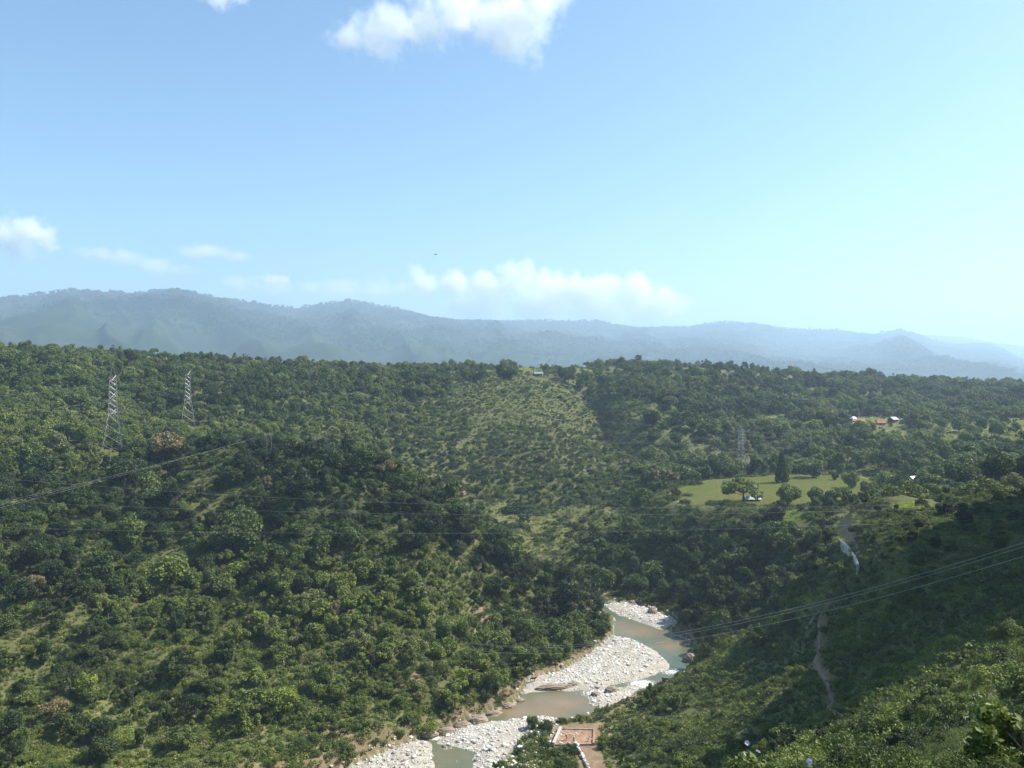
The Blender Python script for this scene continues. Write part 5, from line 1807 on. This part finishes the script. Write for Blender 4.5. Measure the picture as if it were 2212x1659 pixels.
person(*at_site(573.6, 743.2), 0.4, (0.24, 0.26, 0.25), (0.16, 0.17, 0.17), "person in grey clothes at the near wall, middle of the foundation", 0.1, 0.6)
person(*at_site(588, 741.5), 1.9, (0.66, 0.68, 0.78), (0.20, 0.20, 0.24), "person in white shirt bending at the right end of the foundation", 1.05, 0.5)

def cow():
    q = plan([(533, 681.5)], RZ + 0.6)[0]
    x, y = float(q[0]), float(q[1]); z = gz(x, y)
    e = empty("cow", (x, y, z), 0.1)
    V = [(0, 0, 1.02), (0.45, 0, 1.05), (-0.45, 0, 1.02), (-0.80, 0, 1.08), (0.78, 0, 1.10), (1.02, 0, 1.28), (1.22, 0, 1.30), (1.46, 0, 1.12)]
    E = [(0, 1), (0, 2), (2, 3), (1, 4), (4, 5), (5, 6), (6, 7)]
    R = [0.33, 0.34, 0.32, 0.22, 0.26, 0.17, 0.15, 0.09]
    for s in (-1, 1):
        for (r_, lx) in ((1, 0.55), (3, -0.72)):
            i = len(V); b_ = -0.10 if lx < 0 else 0.02
            V += [(lx, s * 0.19, 0.78), (lx + b_ * 0.3, s * 0.19, 0.50), (lx + b_, s * 0.19, 0.28), (lx + 0.02, s * 0.19, 0.03)]
            E += [(r_, i), (i, i + 1), (i + 1, i + 2), (i + 2, i + 3)]; R += [0.13, 0.085, 0.055, 0.055]
        i = len(V); V += [(1.12, s * 0.20, 1.36)]; E += [(6, i)]; R += [0.04]
    i = len(V); V += [(-1.02, 0, 1.05), (-1.06, 0, 0.55)]; E += [(3, i), (i, i + 1)]; R += [0.035, 0.04]
    skinned("body", V, E, R, [M["cow"]], lambda c_: 0, e)
    for s in (-1, 1):
        bm = bmesh.new(); add_tube(bm, [(1.20, s * 0.09, 1.42), (1.20, s * 0.24, 1.50), (1.24, s * 0.28, 1.66)], [0.035, 0.028, 0.008], 6)
        bm_obj("horn", bm, M["horn"], e)
    tag(e, "black cow standing on pale sand of the gravel bar", "cow")
cow()

def bird():
    p = P(435.5, 254.5, 260)
    e = empty("bird", p, 0.4); e.scale = (1.7, 1.7, 1.7)
    V = [(0, 0, 0), (0.16, 0, 0.01), (0.27, 0, 0.03), (-0.16, 0, 0), (-0.34, 0, 0.01)]
    skinned("body", V, [(0, 1), (1, 2), (0, 3), (3, 4)], [0.07, 0.06, 0.035, 0.05, (0.07, 0.015)], [M["feather"]], lambda c_: 0, e)
    for s in (-1, 1):
        bm = bmesh.new()
        pts = [(0.12, 0.05, 0.03), (0.16, 0.32, 0.10), (0.06, 0.66, 0.06), (-0.08, 0.60, 0.05), (-0.10, 0.30, 0.08), (-0.10, 0.05, 0.02)]
        top = [bm.verts.new((a, s * b_, c_ + 0.008)) for a, b_, c_ in pts]; bot = [bm.verts.new((a, s * b_, c_ - 0.008)) for a, b_, c_ in pts]
        bm.faces.new(top if s > 0 else top[::-1]); bm.faces.new(bot[::-1] if s > 0 else bot)
        for i in range(6):
            j = (i + 1) % 6; bm.faces.new((top[i], bot[i], bot[j], top[j]))
        bmesh.ops.recalc_face_normals(bm, faces=bm.faces)
        bm_obj("wing", bm, M["feather"], e)
    tag(e, "dark bird gliding in the open sky", "bird")
bird()

# masts on the far ridge
for (u, D0, hgt, label) in ((433.5, 3230, 26, "shorter thin mast on the far ridge, left of the taller one"), (445, 3260, 34, "taller thin mast on the far ridge"), (402, 3160, 20, "small mast on the far ridge among trees, left of the other two")):
    D0 = float(np.interp(u, [-200, 0, 350, 600, 800, 1024, 1250], HILL_D))
    fx_ = (u - W / 2) / F; y_ = (D0 - 4) / math.sqrt(1 + fx_ * fx_); x_ = fx_ * y_
    z_ = float(hill_height(np.array([x_]), np.array([y_]))[0])
    e = empty("radio_mast", (x_, y_, z_ - 1)); hgt *= D0 / 3200
    for j in range(3):
        t_ = j * 2.094
        bm = bmesh.new(); add_bar(bm, (1.6 * math.cos(t_), 1.6 * math.sin(t_), 0), (0.5 * math.cos(t_), 0.5 * math.sin(t_), hgt), 0.30, 0.22, 4); bm_obj("leg", bm, M["steel"], e)
    for j in range(8):
        zz_ = hgt * (j + 0.5) / 8; w_ = 1.6 - 1.1 * zz_ / hgt
        bm = bmesh.new()
        for q in range(3):
            t0_, t1_ = q * 2.094, (q + 1) * 2.094
            add_bar(bm, (w_ * math.cos(t0_), w_ * math.sin(t0_), zz_), (w_ * math.cos(t1_), w_ * math.sin(t1_), zz_ + hgt / 16), 0.14, None, 4)
        bm_obj("brace", bm, M["steel"], e)
    bm = bmesh.new(); add_box(bm, (0.9, -0.6, hgt * 0.86), (1.2, 0.8, 3.0)); bm_obj("antenna", bm, M["steel"], e)
    tag(e, label, "radio mast", "masts on the far ridge")

# pale flowers in the near shrubs
def flower(u, v, Y, size, label):
    p = P(u, v, Y)
    e = empty("flower", p)
    e.rotation_euler = (1.0, 0.2, random.uniform(0, 6.28))
    bm = bmesh.new()
    for j in range(5):
        t_ = j * 1.2566
        a_ = [bm.verts.new(Vector((0, 0, 0)) + Vector((math.cos(t_ + d_) * r_, math.sin(t_ + d_) * r_, h_)) * size) for d_, r_, h_ in ((0, 0.10, 0), (-0.60, 0.75, 0.30), (-0.35, 1.0, 0.36), (0.35, 1.0, 0.36), (0.60, 0.75, 0.30))]
        bm.faces.new(a_)
    r_ = bmesh.ops.solidify(bm, geom=bm.faces[:], thickness=0.02 * size)
    bm_obj("petals", bm, M["petal"], e)
    bm = bmesh.new(); add_tube(bm, [(0, 0, 0.02 * size), (0, 0, -size), (0.15 * size, 0, -3.2 * size)], [0.12 * size, 0.06 * size, 0.04 * size], 5)
    bm_obj("stem", bm, M["leafstem"], e)
    tag(e, label, "flower", "pale flowers at the bottom edge")
M["leafstem"] = simple_mat("green_stem", (0.06, 0.11, 0.03), 0.7, 0.2, 8)
for (u, v, Y, s_, lab) in [(747,743,19,0.06,"pale lilac flower at the bottom edge, upper left of the cluster of three"),(744,754,19,0.055,"pale lilac flower at the bottom edge, lowest left of the cluster of three"),(758,752,19,0.06,"pale lilac flower at the bottom edge, rightmost of the cluster of three"),(810,762,17,0.08,"largest pale lilac flower, alone at the bottom edge")]:
    flower(u, v, Y, s_, lab)
#PART5

# ------------------------------------------------------------------ clouds, far outside the hazy air
def cloud(name, label, puffs, Y, dens, thin=1.0, step=None, flat=0.6, nscale=1.0):
    """puffs: (u, v, radius px, depth offset in radii); a bulging body of droplets with ragged edge"""
    C = []
    for (u, v, rp, dz) in puffs:
        p = P(u, v, Y); r = rp / F * Y
        C.append((p + Vector((0, dz * r, 0)), r))
    ctr = sum((c for c, r in C), Vector()) / len(C)
    m, nt, out = new_mat("cloud_droplets")
    tc = nt.nodes.new("ShaderNodeTexCoord")
    pos = tc.outputs["Object"]
    R0 = max(r for c, r in C)
    nz_ = noise_n(nt, 1.7 / R0 * nscale, 12, 0.70, pos)
    f = None
    for c, r in C:
        vs_ = nt.nodes.new("ShaderNodeVectorMath"); vs_.operation = 'SUBTRACT'
        nt.links.new(pos, vs_.inputs[0]); vs_.inputs[1].default_value = tuple(c - ctr)
        sc = nt.nodes.new("ShaderNodeVectorMath"); sc.operation = 'MULTIPLY'
        nt.links.new(vs_.outputs[0], sc.inputs[0]); sc.inputs[1].default_value = (1 / r, 1 / r, 1 / (r * flat))
        ln = nt.nodes.new("ShaderNodeVectorMath"); ln.operation = 'LENGTH'
        nt.links.new(sc.outputs[0], ln.inputs[0])
        q = math_n(nt, 'SUBTRACT', 1.0, ln.outputs["Value"])
        f = q if f is None else math_n(nt, 'MAXIMUM', f, q)
    g_ = math_n(nt, 'ADD', f, math_n(nt, 'MULTIPLY', math_n(nt, 'SUBTRACT', nz_, 0.53), 3.4))
    d = sm(nt, g_, 0.0, 0.9 * thin)
    v = nt.nodes.new("ShaderNodeVolumePrincipled")
    v.inputs["Color"].default_value = (0.995, 0.995, 1.0, 1)
    v.inputs["Anisotropy"].default_value = 0.0
    nt.links.new(math_n(nt, 'MULTIPLY', d, dens), v.inputs["Density"])
    nt.links.new(v.outputs[0], out.inputs["Volume"])
    bm = bmesh.new()
    for c, r in C:
        rr = bmesh.ops.create_icosphere(bm, subdivisions=2, radius=1.0)
        bmesh.ops.transform(bm, matrix=Matrix.Translation(c - ctr) @ Matrix.Diagonal((r * 1.5, r * 1.5, r * flat * 1.5, 1)), verts=rr["verts"])
    hull = bmesh.ops.convex_hull(bm, input=bm.verts)
    bmesh.ops.delete(bm, geom=[q for q in bm.verts if not q.link_faces], context='VERTS')
    inner = [q for q in bm.faces if q not in set(x for x in hull["geom"] if isinstance(x, bmesh.types.BMFace))]
    bmesh.ops.delete(bm, geom=inner, context='FACES')
    o = bm_obj(name, bm, m, None, False, ctr)
    m.cycles.volume_step_rate = 1.0
    tag(o, label, "cloud", "clouds")
    return o
cloud("cloud", "largest white cumulus cloud at the top of the sky, middle", [(352,38,26,0),(375,34,34,0),(398,26,36,0.2),(428,16,36,0),(455,4,44,0),(490,24,34,0),(515,22,46,0.1),(545,0,34,0),(505,44,24,0)], 5200, 0.0085, 1.0, flat=0.85)
cloud("cloud", "small white cloud cut by the top edge of the picture", [(218,-2,22,0),(236,-4,18,0)], 5200, 0.007)
cloud("cloud", "rounded white cloud at left edge above the hills", [(4,234,24,0),(26,231,26,0),(46,240,17,0),(18,244,22,0)], 30000, 0.0024, flat=0.85)
cloud("cloud", "long bank of cumulus low over the far hills at middle", [(425,282,22,0),(455,284,24,0),(485,290,28,0),(520,280,30,0),(545,287,32,0),(575,292,30,0),(605,293,28,0),(638,291,28,0),(665,299,26,0),(480,306,36,0),(540,308,44,0),(600,310,42,0),(650,312,34,0)], 33000, 0.0038, flat=0.75)
cloud("cloud", "tiny white puff low over the far hills at left", [(270,279,13,0),(282,281,11,0)], 31000, 0.0034, flat=0.6)
cloud("cloud", "faint broken cloud streak left of the bird", [(100,254,24,0),(125,258,28,0),(155,266,30,0),(180,270,22,0),(205,252,28,0),(240,256,22,0)], 31000, 0.0009, flat=0.35)
cloud("cloud", "faint low veil of cloud between the tiny puff and the cumulus bank", [(240,284,26,0),(275,288,28,0),(310,286,24,0),(340,290,32,0),(375,290,30,0),(405,288,24,0)], 32000, 0.0008, flat=0.4)
